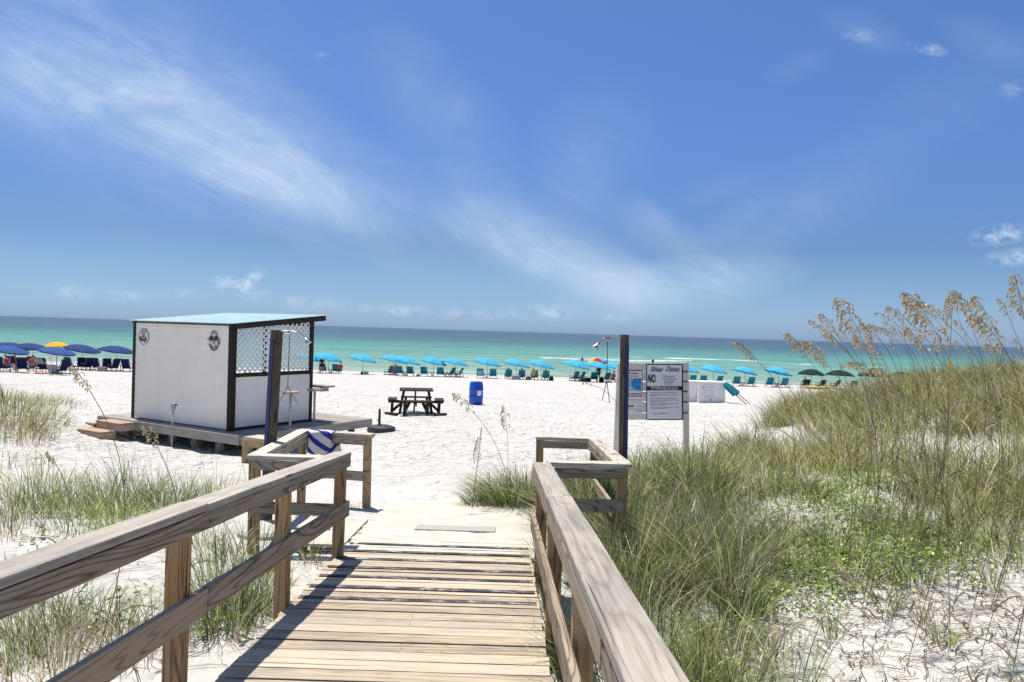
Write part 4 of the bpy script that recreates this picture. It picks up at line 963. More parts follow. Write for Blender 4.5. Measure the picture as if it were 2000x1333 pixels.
# ------------------------------------------------------------------ umbrellas
def make_umb(mats, wdt, hgt, tiltdeg, polemat, label='', cat='umbrella', group=None, seg=8, tiltaz=0., flat=.36):
    r = thing('beach_umbrella', (0, 0, 0), label, cat, group)
    Rm = wdt / 2; rise = Rm * flat; tm = Matrix.Rotation(R(tiltdeg), 3, 'Y'); tm = Matrix.Rotation(R(tiltaz), 3, 'Z') @ tm
    top = Vector((0, 0, hgt - .06))
    def cp(th, rho, lift=0.):
        k = (th / TAU * seg) % 1.0; sc = 1 - .10 * math.sin(math.pi * k) ** 1 * rho ** 3
        sag = -.035 * math.sin(math.pi * k) * rho
        q = Vector((Rm * rho * math.cos(th) * sc, Rm * rho * math.sin(th) * sc, rise * (1 - rho ** 1.9) - rise + sag + .0 + lift)); return top + tm @ (q + Vector((0, 0, .0)))
    m = MB(); nt = seg * 4; nr = 7; vs = []; fs = []
    for i in range(nr + 1):
        for j in range(nt): vs.append(cp(TAU * j / nt, i / nr))
    for i in range(nr):
        for j in range(nt):
            fs.append((i * nt + j, (i + 1) * nt + j, (i + 1) * nt + (j + 1) % nt, i * nt + (j + 1) % nt))
    o = len(vs)
    for j in range(nt): q = cp(TAU * j / nt, 1.0); vs.append(q + Vector((0, 0, -.07)))
    for j in range(nt): fs.append((nr * nt + j, o + j, o + (j + 1) % nt, nr * nt + (j + 1) % nt))
    m.add(vs, fs); m.fm = []
    for idx in range(len(fs)):
        j = idx % nt; m.fm.append((j // 4) % len(mats))
    m.build('canopy', mats, r, solid=.006)
    m = MB()
    for s_ in range(seg):
        th = TAU * s_ / seg; m.tube([cp(th, k / 5, -.014) for k in range(6)], .006, 4)
        m.tube([cp(th, .5, -.014), top + tm @ Vector((0, 0, -rise - .12))], .005, 4)
    m.build('ribs', M[polemat], r)
    apex = top + tm @ Vector((0, 0, .0)); j = top + tm @ Vector((0, 0, -rise - .14))
    m = MB(); m.tube([apex, j, Vector((j.x * .3, j.y * .3, hgt * .55)), Vector((0, 0, -.3))], .020, 8); m.build('pole', M[polemat], r)
    m = MB(); m.tube([apex - tm @ Vector((0, 0, .01)), apex + tm @ Vector((0, 0, .07))], [.018, .012], 8); m.build('finial', M[polemat], r)
    return r
UB = make_umb([M['umb_blue']], 2.85, 2.05, 11, 'polewood', group='light blue umbrellas along the shore')
ords = ['first','second','third','fourth','fifth','sixth','seventh','eighth','ninth','tenth','eleventh','twelfth','thirteenth','fourteenth','fifteenth','sixteenth']
row = [(606,75,'light blue umbrella mostly hidden behind the right edge of the hut'),(644,74,'light blue umbrella closest to the right of the hut with two chairs below'),(711,74.5,'light blue umbrella standing alone over a green cooler'),(771,77,'light blue umbrella partly behind a larger one, right of the lone umbrella'),
 (797,73,'light blue umbrella in front of another one, right of the lone umbrella'),(849,75,'light blue umbrella above and beyond the picnic table, left of a close neighbour'),(892,75,'light blue umbrella just left of the blue drum'),(955,75,'light blue umbrella just right of the blue drum'),(1011,75,'light blue umbrella over the grey cooler and a seated person'),
 (1059,75,'light blue umbrella over the person in yellow'),(1127,74.5,'light blue umbrella left of the multicoloured one, over patterned chairs'),(1170,72,'light blue umbrella in front of the multicoloured one'),(1203,76,'light blue umbrella just left of the right shower post'),
 (1344,75,'light blue umbrella cut off by the notice board post'),(1397,75,'light blue umbrella above the white storage box with the sheet'),(1458,75,'light blue umbrella between the storage boxes and the last light blue one'),(1523,74.5,'rightmost light blue umbrella beside the dark green ones')]
for i, (px, D_, lab) in enumerate(row):
    o = UB if i == 0 else copy_tree(UB); p = gD(px - 1, D_); o.location = p; o['label'] = lab
    o.rotation_euler = (0, R(random.uniform(-2, 2)), R(random.uniform(-12, 12))); s_ = random.uniform(.96, 1.03); o.scale = (s_, s_, s_)
NB = make_umb([M['umb_navy']], 2.75, 2.08, 9, 'polewhite', flat=.25, group='navy umbrellas left of the hut')
for i, (px, D_, lab) in enumerate([(-6,60,'navy umbrella cut off by the left edge, behind a lighter one'),(66,60,'navy umbrella in the back row just left of the yellow one'),(160,60,'navy umbrella in the back row just right of the yellow one'),(229,60,'navy umbrella in the back row touching the hut edge'),(24,62,'navy umbrella in the back row second from the left edge')]):
    o = NB if i == 0 else copy_tree(NB); o.location = gD(px, D_); o['label'] = lab; o.rotation_euler = (0, R(random.uniform(-2, 3)), R(random.uniform(-12, 12)))
NM = make_umb([M['umb_mid']], 2.35, 1.82, 10, 'polewhite', flat=.26, group='navy umbrellas left of the hut')
NM.location = gD(20, 50); NM['label'] = 'mid blue umbrella in the front row at the left edge'
o = copy_tree(NM); o.location = gD(112, 50); o['label'] = 'mid blue umbrella in the front row by the small white sign'
YU = make_umb([M['umb_yellow']], 2.1, 2.30, -2, 'polewhite', 'bright yellow umbrella behind the navy ones'); YU.location = gD(110, 66)
GU = make_umb([M['umb_green']], 2.75, 2.0, 3, 'woodframe', group='dark green umbrellas on the right')
for i, (px, lab) in enumerate([(1587,'dark green umbrella nearest the light blue ones'),(1642,'dark green umbrella second from the light blue ones'),(1703,'dark umbrella third from the light blue ones, behind seed heads'),(1762,'dark umbrella furthest right, half hidden by dune grass')]):
    o = GU if i == 0 else copy_tree(GU); o.location = gD(px, 74.5 + i * .3); o['label'] = lab; o.rotation_euler = (0, R(random.uniform(-2, 3)), R(20 * i))
RU = make_umb([M['umb_blue'], M['umb_dblue'], M['umb_yellow'], M['umb_red'], M['umb_blue'], M['umb_dblue'], M['umb_yellow'], M['umb_red']], 2.3, 2.45, 8, 'polewhite', 'multicoloured umbrella with yellow and red panels behind a light blue one'); RU.location = gD(1166, 76.5); RU.rotation_euler.z = R(108)
yb = at(1857, 712, 60)
o = folded(1856, 699, 1858, 748, 74, 'folded yellow umbrella seen through the tall dune grass', .55, .2); o.children[1].data.materials[0] = M['umb_yellow'] if o.children[1].name.startswith('canopy') else M['darkframe']
if 'group' in o.keys(): del o['group']
for ch in o.children:
    if ch.name.startswith('canopy'): ch.data.materials.clear(); ch.data.materials.append(M['umb_yellow'])

# ------------------------------------------------------------------ beach chairs (origin at base, facing +y = the sea)
def make_chair(fab, frame, group, back=.80, wd=.60):
    r = thing('beach_chair', (0, 0, 0), '', 'beach chair', group)
    hw = wd / 2; bt = (-.38, .22 + back * .95)   # top of the back (y, z)
    m = MB(); m.sheet(lambda u, v: Vector((-hw + wd * u, -.02 + (bt[0] + .02) * v - .03 * math.sin(math.pi * v), .30 + (bt[1] - .30) * v)), 4, 6); m.build('backrest', M[fab], r, solid=.02)
    m = MB(); m.sheet(lambda u, v: Vector((-hw + wd * u, -.02 + .48 * v, .30 + .06 * v - .05 * math.sin(math.pi * v))), 4, 4); m.build('seat', M[fab], r, solid=.02)
    m = MB()
    for s_ in (-1, 1):
        x = s_ * (hw + .015); m.beam((x, bt[0], bt[1] + .02), (x, .12, .20), .022, .045); m.beam((x, -.02, .29), (x, .50, .37), .022, .045)
    m.beam((-hw, bt[0], bt[1]), (hw, bt[0], bt[1]), .04, .06); m.beam((-hw, -.16, .60), (hw, -.16, .60), .03, .05); m.build('frame', M[frame], r)
    for s_ in (-1, 1):
        x = s_ * (hw + .045)
        m = MB(); m.beam((x, -.28, .55), (x, .42, .60), .075, .024); m.build('armrest', M[frame], r)
        m = MB(); m.beam((x, .34, .58), (x, .46, -.03), .022, .05); m.build('leg', M[frame], r)
        m = MB(); m.beam((x, -.22, .55), (x, -.34, -.03), .022, .05); m.beam((x, -.30, .12), (x, .46, .12), .022, .04); m.build('leg', M[frame], r)
    return r
TC = make_chair('teal', 'tealframe', 'teal beach chairs along the shore')
chairs = [(631,73.6,0,'left teal chair under the umbrella closest to the hut'),(657,73.6,0,'right teal chair under the umbrella closest to the hut'),
 (762,74.5,50,'teal chair turned sideways, leftmost under the overlapping pair of umbrellas'),(770,74.2,35,'teal chair second from left under the overlapping pair of umbrellas'),(781,73.2,0,'teal chair third from left under the overlapping pair of umbrellas'),(802,72.6,0,'rightmost teal chair under the overlapping pair of umbrellas'),
 (829,73.5,0,'left teal chair under the umbrella beyond the picnic table'),(861,73.5,5,'right teal chair under the umbrella beyond the picnic table'),(882,74,62,'left sideways chair under the umbrella left of the blue drum'),(898,74,68,'right sideways chair under the umbrella left of the blue drum'),
 (939,73.6,0,'teal chair above the blue drum with a pale towel over it'),(964,73.4,0,'teal chair just right of the blue drum'),(994,73.2,0,'teal chair left of the grey cooler'),(1020,73.0,0,'teal chair right of the grey cooler'),(1045,73.0,0,'teal chair of the person in yellow'),(1067,72.6,0,'teal chair with a white topped person, right of the one in yellow'),
 (1124,73,40,'patterned chair leaning back, leftmost under the umbrella left of the multicoloured one'),(1136,73.4,60,'patterned chair leaning back, second under the umbrella left of the multicoloured one'),(1161,72.8,0,'teal chair under the umbrella in front of the multicoloured one'),(1186,73.4,25,'chair between the multicoloured umbrella and the shower post'),
 (1354,73.6,0,'teal chair directly right of the notice board post'),(1375,73.6,0,'teal chair above the left part of the storage boxes'),(1405,73.6,18,'teal chair with a towel above the printed storage box'),(1440,73.4,-4,'left teal chair under the second last light blue umbrella'),(1468,73.4,4,'right teal chair under the second last light blue umbrella'),
 (1505,73.2,0,'left teal chair under the last light blue umbrella'),(1533,73.2,3,'right teal chair under the last light blue umbrella')]
M['pattern'] = fabric('patterned_fabric', (.10,.20,.16), .1, .6)
for i, (px, D_, rz, lab) in enumerate(chairs):
    o = TC if i == 0 else copy_tree(TC); o.location = gD(px, D_); o.location.z -= .02; o['label'] = lab; o.rotation_euler = (0, 0, R(rz + random.uniform(-6, 6)))
NC = make_chair('navy', 'darkframe', 'navy beach chairs left of the hut', .86, .56)
nch = [(3,49,0,'navy chair at the left edge of the front row'),(44,49,25,'navy chair under the front umbrella at the left edge'),(65,55,10,'navy chair of the person in orange'),(86,49,0,'navy chair with a grey towel next to the small white sign'),(122,47.5,70,'low navy lounger right of the small white sign'),
 (161,59,20,'navy chair under the umbrella right of the yellow one, leftmost'),(172,58.5,55,'sideways navy chair under the umbrella right of the yellow one'),(189,58.5,0,'upright navy chair between the two umbrellas next to the hut'),(209,58.5,30,'navy chair left of the one against the hut'),(224,58,60,'sideways navy chair near the hut edge'),(247,58,10,'navy chair right against the hut edge'),(24,55,10,'navy chair in the back row near the left edge'),(138,58,-15,'navy chair behind the right front umbrella')]
for i, (px, D_, rz, lab) in enumerate(nch):
    o = NC if i == 0 else copy_tree(NC); o.location = gD(px, D_); o.location.z -= .02; o['label'] = lab; o.rotation_euler = (0, 0, R(rz))
DC = make_chair('black_cloth', 'woodframe', 'dark beach chairs under the green umbrellas', .72)
for i, (px, rz, lab) in enumerate([(1576,0,'dark chair leftmost under the dark green umbrellas'),(1606,20,'dark chair second under the dark green umbrellas'),(1634,35,'dark chair between the first two dark green umbrellas'),(1669,-8,'olive chair right of the dark green umbrellas, close to the grass')]):
    o = DC if i == 0 else copy_tree(DC); o.location = gD(px, 73.5); o['label'] = lab; o.rotation_euler = (0, 0, R(rz))
# small tables
ST_ = thing('side_table', (0, 0, 0), '', 'side table', 'small tables between the beach chairs')
m = MB(); m.beam((-.26, 0, .42), (.26, 0, .42), .4, .03); m.build('table_top', M['woodframe'], ST_)
m = MB(); m.beam((-.20, -.15, .40), (.20, -.15, -.02), .03, .04); m.beam((.20, -.15, .40), (-.20, -.15, -.02), .03, .04); m.build('leg', M['woodframe'], ST_)
m = MB(); m.beam((-.20, .15, .40), (.20, .15, -.02), .03, .04); m.beam((.20, .15, .40), (-.20, .15, -.02), .03, .04); m.build('leg', M['woodframe'], ST_)
for i, (px, lab) in enumerate([(646,'small dark table under the umbrella closest to the hut'),(845,'small table beyond the picnic table between two chairs'),(871,'small table left of the sideways chairs'),(951,'small table between the chairs right of the drum'),(1452,'small table under the second last light blue umbrella'),(1518,'small table under the last light blue umbrella'),(1390,'small table above the printed storage box'),(792,'small table under the overlapping pair of umbrellas')]):
    o = ST_ if i == 0 else copy_tree(ST_); o.location = gD(px, 73.4); o['label'] = lab
# bags, coolers and towels
def cooler(px, D_, w, d, h, mat, label, cat='cooler', lidmat=None):
    p = gD(px, D_); r = thing('cooler' if cat == 'cooler' else 'beach_bag', p, label, cat)
    m = MB()
    if cat == 'cooler': m.beam(p + Vector((-w / 2, 0, h * .42)), p + Vector((w / 2, 0, h * .42)), d, h * .84); m.build('body', M[mat], r, bevel=.02); m = MB(); m.beam(p + Vector((-w / 2 - .01, 0, h * .93)), p + Vector((w / 2 + .01, 0, h * .93)), d + .02, h * .14); m.build('lid', M[lidmat or mat], r, bevel=.02)
    else:
        m.lathe(p, [(w * .42, 0), (w * .5, h * .3), (w * .47, h * .75), (w * .30, h)], 14); m.build('body', M[mat], r, smooth=True); m = MB(); m.tube([p + Vector((w * .3 * math.cos(a), 0, h * .9 + .16 * math.sin(a))) for a in [math.pi * k / 8 for k in range(9)]], .012, 5); m.build('handle', M[mat], r)
    return r
cooler(716, 73.2, .42, .35, .34, 'greencooler', 'green cooler beneath the lone light blue umbrella')
cooler(1009, 72.2, .78, .4, .42, 'greyplastic', 'grey cooler between two teal chairs')
cooler(708, 73.6, .3, .3, .28, 'black_cloth', 'black bag at the foot of the lone umbrella pole', 'bag')
cooler(1033, 72.3, .5, .4, .38, 'olive_cloth', 'dark olive bag left of the person in yellow', 'bag'); cooler(1078, 72.0, .44, .4, .46, 'black_cloth', 'black bag right of the chair with the white topped person', 'bag')
cooler(1145, 72.2, 1.1, .5, .40, 'black_cloth', 'large dark bag below the umbrella left of the multicoloured one', 'bag'); cooler(1176, 72.6, .5, .4, .5, 'black_cloth', 'dark bag right of the chair in front of the multicoloured umbrella', 'bag'); cooler(1210, 72.6, .7, .4, .4, 'black_cloth', 'dark bag at the foot of the right shower post line', 'bag')
cooler(818, 72.4, .4, .3, .25, 'pale_blue_cloth', 'pale blue bag below the chairs beyond the picnic table', 'bag'); cooler(100, 57, .5, .4, .4, 'white_cloth', 'white bag behind the small white sign', 'bag'); cooler(200, 57.5, .6, .4, .35, 'greyplastic', 'grey cooler beneath the navy umbrellas next to the hut')
def drape(px, D_, w, z0, z1, mat, label, yoff=-.46):
    p = gD(px, D_); m = MB(); m.sheet(lambda u, v: p + Vector((-w / 2 + w * u + .02 * math.sin(v * 7), yoff + .33 * v * 0 + (-.02 * math.sin(u * 9)) + .30 * (1 - v), z0 + (z1 - z0) * v)), 8, 6)
    o = m.build('towel', M[mat], None, smooth=True, solid=.012); tag(o, label, 'towel'); return o
drape(940, 73.4, .54, .25, .80, 'pale_blue_cloth', 'pale blue towel hung on the chair above the blue drum', -.75); drape(87, 48.8, .60, .65, 1.0, 'grey_cloth', 'grey towel over the chair next to the small white sign', -.72)
drape(111, 47.6, .72, .05, .68, 'grey_cloth', 'grey towel hanging over the low lounger right of the small white sign', -.5); drape(1396, 73.4, .7, .38, .5, 'white_cloth', 'white towel on the chair above the printed storage box', -.3)
m = MB(); p = gD(70, 48); m.sheet(lambda u, v: p + Vector((-.7 + 1.5 * u, -.4 + .7 * v, .02 + .02 * math.sin(9 * u + 4 * v))), 12, 6); o = m.build('towel', M['red_cloth'], None, smooth=True, solid=.012); tag(o, 'red towel spread on the sand among the navy chairs', 'towel')
# small white sign on a pole
p = gD(99.5, 47); sg = thing('small_sign', p, 'small blank white sign on a thin white pole among the navy chairs', 'sign'); m = MB(); m.tube([p - Zv * .2, p + Zv * 1.25], .018, 8); m.build('pole', M['polewhite'], sg)
m = MB(); m.beam(p + Vector((-.19, -.03, 1.08)), p + Vector((.19, -.03, 1.08)), .012, .42); m.build('sign_panel', M['paper'], sg); m = MB(); m.beam(p + Vector((0, -.04, .88)), p + Vector((0, -.04, 1.28)), .02, .004, up=(0, 1, 0)); m.build('centre_strip', M['greyplastic'], sg)
# yellow kayak lying by the green umbrellas
p = gD(1600, 71.5); m = MB(); N = 14; vs = []; fs = []
for i in range(N + 1):
    t_ = -1 + 2 * i / N; rr_ = max(.02, .34 * (1 - abs(t_) ** 2.4))
    for j in range(10): th = TAU * j / 10; vs.append(p + Vector((t_ * 1.85, rr_ * math.cos(th), .17 + .07 * t_ ** 2 * 1.0 + rr_ * .5 * math.sin(th))))
for i in range(N):
    for j in range(10): j2 = (j + 1) % 10; fs.append((i * 10 + j, i * 10 + j2, (i + 1) * 10 + j2, (i + 1) * 10 + j))
fs += [tuple(range(10)), tuple(range(N * 10, N * 10 + 10))]
ky = thing('kayak', p, 'yellow kayak lying on the sand before the dark green umbrellas', 'kayak'); m.add(vs, fs); m.build('hull', M['yellowplastic'], ky, smooth=True)
m = MB(); m.lathe(p + Vector((0, 0, .325)), [(.20, 0), (.22, .03), (.19, .035), (.17, .0)], 16); m.build('cockpit', M['blackplastic'], ky)

# ------------------------------------------------------------------ people
def skin_mesh(name, pts, edges, radii, mat, parent, lvl=1):
    me = bpy.data.meshes.new(name); me.from_pydata(pts, edges, []); o = bpy.data.objects.new('tmp_' + name, me); COL.objects.link(o)
    md = o.modifiers.new('skin', 'SKIN'); 
    for i, r in enumerate(radii): me.skin_vertices[0].data[i].radius = r if hasattr(r, '__len__') else (r, r)
    me.skin_vertices[0].data[0].use_root = True
    sb_ = o.modifiers.new('sub', 'SUBSURF'); sb_.levels = lvl; sb_.render_levels = lvl
    dg = bpy.context.evaluated_depsgraph_get(); m2 = bpy.data.meshes.new_from_object(o.evaluated_get(dg)); bpy.data.objects.remove(o)
    m2.name = name; m2.materials.clear(); m2.materials.append(mat); m2.shade_smooth(); q = bpy.data.objects.new(name, m2); COL.objects.link(q); q.parent = parent; return q
def person(loc, pose, shirt, label, rz=0., hair='hair', shorts='blue_cloth'):
    r = thing('person', loc, label, 'person')
    if pose == 'stand': hip = .92; kn = [(0.10, .03, .50), (-.10, .0, .50)]; ft = [(.11, -.03, .07), (-.11, -.02, .07)]; lean = 0.
    elif pose == 'wade': hip = .92; kn = [(0.10, .03, .50), (-.10, .0, .50)]; ft = [(.11, -.03, .07), (-.11, -.02, .07)]; lean = 0.
    else: hip = .42; kn = [(.13, .44, .50), (-.13, .42, .49)]; ft = [(.13, .62, .08), (-.13, .60, .08)]; lean = -.16
    T = lambda x, y, z: (x, y + lean * max(0, z - hip), z)
    ch = hip + .40; nk = hip + .53; hd = hip + .66
    P_ = [(0, 0, hip), T(0, 0, hip + .2), T(0, 0, ch), T(0, .0, nk), T(0, .02, hd), T(0, .02, hd + .10),
          T(.17, 0, ch + .06), T(.26, .03, ch - .20), T(.24, .18, ch - .38), T(-.17, 0, ch + .06), T(-.26, .03, ch - .20), T(-.22, .18, ch - .38),
          (.10, .0, hip - .04), kn[0], ft[0], (ft[0][0], ft[0][1] + .16, ft[0][2] - .03), (-.10, .0, hip - .04), kn[1], ft[1], (ft[1][0], ft[1][1] + .16, ft[1][2] - .03),
          T(.235, .25, ch - .43), T(-.215, .25, ch - .43)]
    E = [(0, 1), (1, 2), (2, 3), (3, 4), (4, 5), (2, 6), (6, 7), (7, 8), (8, 20), (2, 9), (9, 10), (10, 11), (11, 21), (0, 12), (12, 13), (13, 14), (14, 15), (0, 16), (16, 17), (17, 18), (18, 19)]
    rad = [(.15, .11), (.13, .10), (.15, .11), (.055, .055), (.085, .10), (.075, .085), .055, .043, .032, .055, .043, .032, .085, .06, .04, .035, .085, .06, .04, .035, .03, .03]
    skin_mesh('body', P_, E, rad, M['skin'], r)
    Q_ = [(0, 0, hip + .02), T(0, 0, hip + .2), T(0, 0, ch), T(.17, 0, ch + .05), T(.225, .02, ch - .10), T(-.17, 0, ch + .05), T(-.225, .02, ch - .10)]
    if shirt: skin_mesh('shirt', Q_, [(0, 1), (1, 2), (2, 3), (3, 4), (2, 5), (5, 6)], [(.175, .135), (.155, .125), (.175, .135), .075, .066, .075, .066], M[shirt], r)
    Q_ = [(0, 0, hip + .03), (.10, .02, hip - .05), tuple(Vector((.10, 0, hip - .04)).lerp(Vector(kn[0]), .6)), (-.10, .02, hip - .05), tuple(Vector((-.10, 0, hip - .04)).lerp(Vector(kn[1]), .6))]
    skin_mesh('shorts', Q_, [(0, 1), (1, 2), (0, 3), (3, 4)], [(.17, .13), .105, .09, .105, .09], M[shorts], r)
    skin_mesh('hair', [T(0, -.01, hd + .02), T(0, -.015, hd + .09), T(0, .0, hd + .125)], [(0, 1), (1, 2)], [(.093, .085), (.092, .095), (.06, .06)], M[hair], r)
    r.rotation_euler.z = R(rz); return r
def seated(px, D_, shirt, label, rz=0): p = gD(px, D_); p.z += -.04; person(p + Vector((0, .10, 0)), 'sit', shirt, label, rz)
seated(1043, 72.4, 'yellow_cloth', 'seated person in a yellow top right of the olive bag'); seated(994, 73.2, 'blue_cloth', 'seated person in a blue top left of the grey cooler', 6)
seated(1067, 72.6, 'white_cloth', 'seated person in a white top, right of the one in yellow', -5); seated(773, 73.6, 'pink_cloth', 'seated person in pink under the overlapping umbrellas', 20); seated(1199, 72.6, 'red_cloth', 'seated person in red left of the right shower post', 30)
seated(62, 52.6, 'orange_cloth', 'seated person in orange among the navy chairs', 40); seated(12, 51.5, 'red_cloth', 'seated person in a red top at the left edge of the beach', -20); seated(1020, 73.0, 'pale_blue_cloth', 'seated person in pale blue right of the grey cooler', 0)
person(gD(629, 72.9), 'stand', 'black_cloth', 'person in black standing by the umbrella closest to the hut', 200, shorts='black_cloth'); person(gD(665, 73.4), 'sit', 'red_cloth', 'person sitting at the right end under the umbrella closest to the hut', 40)
person(gD(1170, 73.2), 'stand', 'black_cloth', 'person in black standing under the umbrella before the multicoloured one', 10, shorts='black_cloth'); seated(1574, 73.6, 'black_cloth', 'seated person in dark clothes under the first dark green umbrella')
person(gD(30, 56.5), 'sit', 'orange_cloth', 'person sitting in the back row near the left edge', 10)
def swimmer(px, py, label, shirt=None, up_=.45):
    p = wpt(px, py); person(Vector((p.x, p.y, WZ - 1.58 + up_)), 'wade', shirt, label, 180)
swimmer(763, 705, 'dark haired swimmer low in the green water between two umbrellas', None, .50); swimmer(1275, 711, 'dark haired bather standing in the surf behind the notice board', 'black_cloth', .9); swimmer(1137, 706, 'bather with raised body in the surf left of the multicoloured umbrella', 'blue_cloth', .7)

#GRASS#
# ------------------------------------------------------------------ dune vegetation
def blades_mesh(name, base, hgt, wid, lean, az, cols, mat, seg=4, label=None, cat=None, stiff=1.6):
    """base (N,3); every blade rises, leans towards az and droops; one ribbon per blade"""
    N = len(base); t = np.linspace(0, 1, seg + 1); a = rng.uniform(0, TAU, N)
    side = np.stack([np.cos(a), np.sin(a), np.zeros(N)], -1); ld = np.stack([np.cos(az), np.sin(az), np.zeros(N)], -1)
    V_ = np.zeros((N, seg + 1, 2, 3), np.float32)
    for i, tt in enumerate(t):
        h = hgt * (tt - .30 * lean * tt ** 3); o = hgt * lean * tt ** stiff
        c = base + ld * o[:, None]; c[:, 2] += h
        w = wid * (1 - tt) ** .55 * .5 * (0.7 + .3 * (tt > 0)) + wid * .03
        V_[:, i, 0] = c - side * w[:, None]; V_[:, i, 1] = c + side * w[:, None]
    v = V_.reshape(-1, 3); b = (np.arange(N) * (seg + 1) * 2)[:, None, None]; k = (np.arange(seg) * 2)[None, :, None]
    q = (b + k + np.array([0, 1, 3, 2])[None, None, :]).reshape(-1, 4).astype(np.int32)
    me = bpy.data.meshes.new(name); me.vertices.add(len(v)); me.vertices.foreach_set('co', v.ravel()); me.loops.add(q.size); me.loops.foreach_set('vertex_index', q.ravel())
    me.polygons.add(len(q)); me.polygons.foreach_set('loop_start', np.arange(0, q.size, 4, dtype=np.int32)); me.update()
    ca = me.attributes.new('col', 'FLOAT_COLOR', 'POINT'); C4 = np.ones((N, seg + 1, 2, 4), np.float32)
    tip = np.array([.40, .33, .17])
    for i, tt in enumerate(t):
        f = (.30 * tt ** 3); C4[:, i, :, :3] = (cols * (1 - f) + tip * f)[:, None, :]
    ca.data.foreach_set('color', C4.ravel()); me.materials.append(mat)
    o = bpy.data.objects.new(name, me); COL.objects.link(o)
    if label: tag(o, label, cat, None, 'stuff')
    return o
PALS = {'green': [(.085,.150,.034), (.125,.190,.045), (.19,.235,.085), (.045,.080,.024), (.24,.26,.11), (.36,.31,.17)],
        'olive': [(.28,.29,.09), (.37,.35,.13), (.19,.22,.06), (.50,.44,.22), (.13,.16,.045), (.60,.52,.29)],
        'straw': [(.36,.29,.17), (.28,.22,.13), (.45,.37,.23), (.20,.15,.09), (.15,.15,.07)],
        'lime': [(.25,.37,.05), (.31,.43,.07), (.17,.26,.04), (.36,.40,.11)]}
ACC = {}
def clump(key, cx, cy, rad, n, h, pal, lean=.45, wind=.25, wmul=1.0, hvar=.3):
    a = rng.uniform(0, TAU, n); r = rad * np.sqrt(rng.uniform(0, 1, n)); x = cx + r * np.cos(a); y = cy + r * np.sin(a)
    hh = h * rng.uniform(1 - hvar, 1 + hvar, n) * (1 - .25 * (r / max(rad, .01)) ** 2); ln = np.abs(rng.normal(lean * 1.25, .26, n)); ln = np.clip(ln * (.5 + 1.0 * r / rad), .05, 1.3)
    dx = np.cos(a) * ln * .8 - wind + rng.normal(0, .22, n); dy = np.sin(a) * ln * .8 + rng.normal(0, .22, n)
    az = np.arctan2(dy, dx); lm = np.clip(np.hypot(dx, dy), .03, 1.15)
    P = np.array(PALS[pal]); c = np.minimum(P[rng.integers(0, len(P), n)] * np.exp(rng.normal(.22, .66, (n, 1))) * math.exp(rng.normal(0, .16)), .68)
    w = rng.uniform(.0040, .0105, n) * wmul
    ACC.setdefault(key, []).append((x, y, hh, w, lm, az, c))
def flush(key, name, label, cat, seg=4):
    L = ACC.pop(key); x, y, h, w, l, az, c = [np.concatenate([q[i] for q in L]) for i in range(7)]
    z = H(x, y) - .02
    on = (x + .0118 * y > -1.47) & (x + .0118 * y < .335) & (y < 9.3); keep = ~on
    base = np.stack([x, y, z], -1)[keep]
    return blades_mesh(name, base, h[keep], w[keep], l[keep], az[keep], c[keep], M['grass'], seg, label, cat)
bare = []
for (px, py, r, a) in [(1490,870,.9,.9),(1440,850,.5,.8),(1560,905,.6,.6),(1790,880,.7,.7),(1930,885,.7,.7),(1640,1215,.55,1.0),(1740,1200,.6,1.0),(1850,1190,.7,1.0),(1960,1180,.8,1.0),(1600,1290,.5,1.0),(1700,1290,.6,1.0),(1820,1290,.7,1.0),(1950,1290,.8,1.0),(1560,1330,.4,.9),(1480,940,.4,.4)]:
    p = gpt(px, py); bare.append((p.x, p.y, r * (p.y / 8 if py < 950 else p.y / 5), a))
def bareness(x, y):
    s = 0 * x
    for (bx_, by_, r, a) in bare: s = s + a * np.exp(-((x - bx_) ** 2 + (y - by_) ** 2) / r ** 2)
    return np.clip(s, 0, 1)
# right-hand dune: clumps by world position
Ncl = 7000; cy = np.sqrt(rng.uniform(1.2 ** 2, 24 ** 2, Ncl * 4)); cx = rng.uniform(.0, .86, Ncl * 4) * cy; gg = (cy > 8) | (rng.uniform(0, 1, Ncl * 4) < .999)
vis = (cx / cy < .86) & (cx > .40 + .0 * cy); edge = cx - (.45 + np.interp(cy, [0, 9, 11, 13, 16, 20, 24], [0, .15, 1.6, 3.2, 4.6, 7.5, 11])); dens = sm(edge / .5) * (1 - bareness(cx, cy) * 1.15)
dens = dens * (.06 + .94 * sm((vnoise(cx * 1.3, cy * 1.3, 77) - .28) / .34)) * np.where((cx > 1.6) & (cy < 11), np.where(cx > .33 * cy, .42, .85), 1.25) * np.interp(cy, [1, 4, 9, 13, 17, 24], [.42, .46, .44, .27, .24, .06])
ok = vis & (rng.uniform(0, 1, len(cx)) < dens); cx, cy = cx[ok], cy[ok]

for x, y in zip(cx, cy):
    tall = float(vnoise(np.array([x * .5]), np.array([y * .5]), 91)[0])
    near = x < 2.6 and y < 10; far = y > 10.5 or x > .42 * y + 1.2
    rr_ = rng.uniform()
    if near: pal = 'green' if rr_ < .86 else 'straw'; h = .40 + .30 * tall + (.12 if y > 5 else 0)
    elif far: pal = 'olive' if rr_ < .74 else ('straw' if rr_ < .88 else 'green'); h = .42 + .38 * tall
    else: pal = 'green' if rr_ < .56 else ('straw' if rr_ < .72 else 'olive'); h = .20 + .28 * tall
    n = int(rng.uniform(16, 48) * (1.0 if y < 11 else .95)); wm = .85 if y < 4 else (1.1 if y < 8 else (1.5 if y < 12 else 2.0))
    clump('R', x, y, rng.uniform(.10, .26) * (1 if y < 10 else 1.6), n, h * rng.uniform(.75, 1.2), pal, rng.uniform(.3, .65), .14, wm)
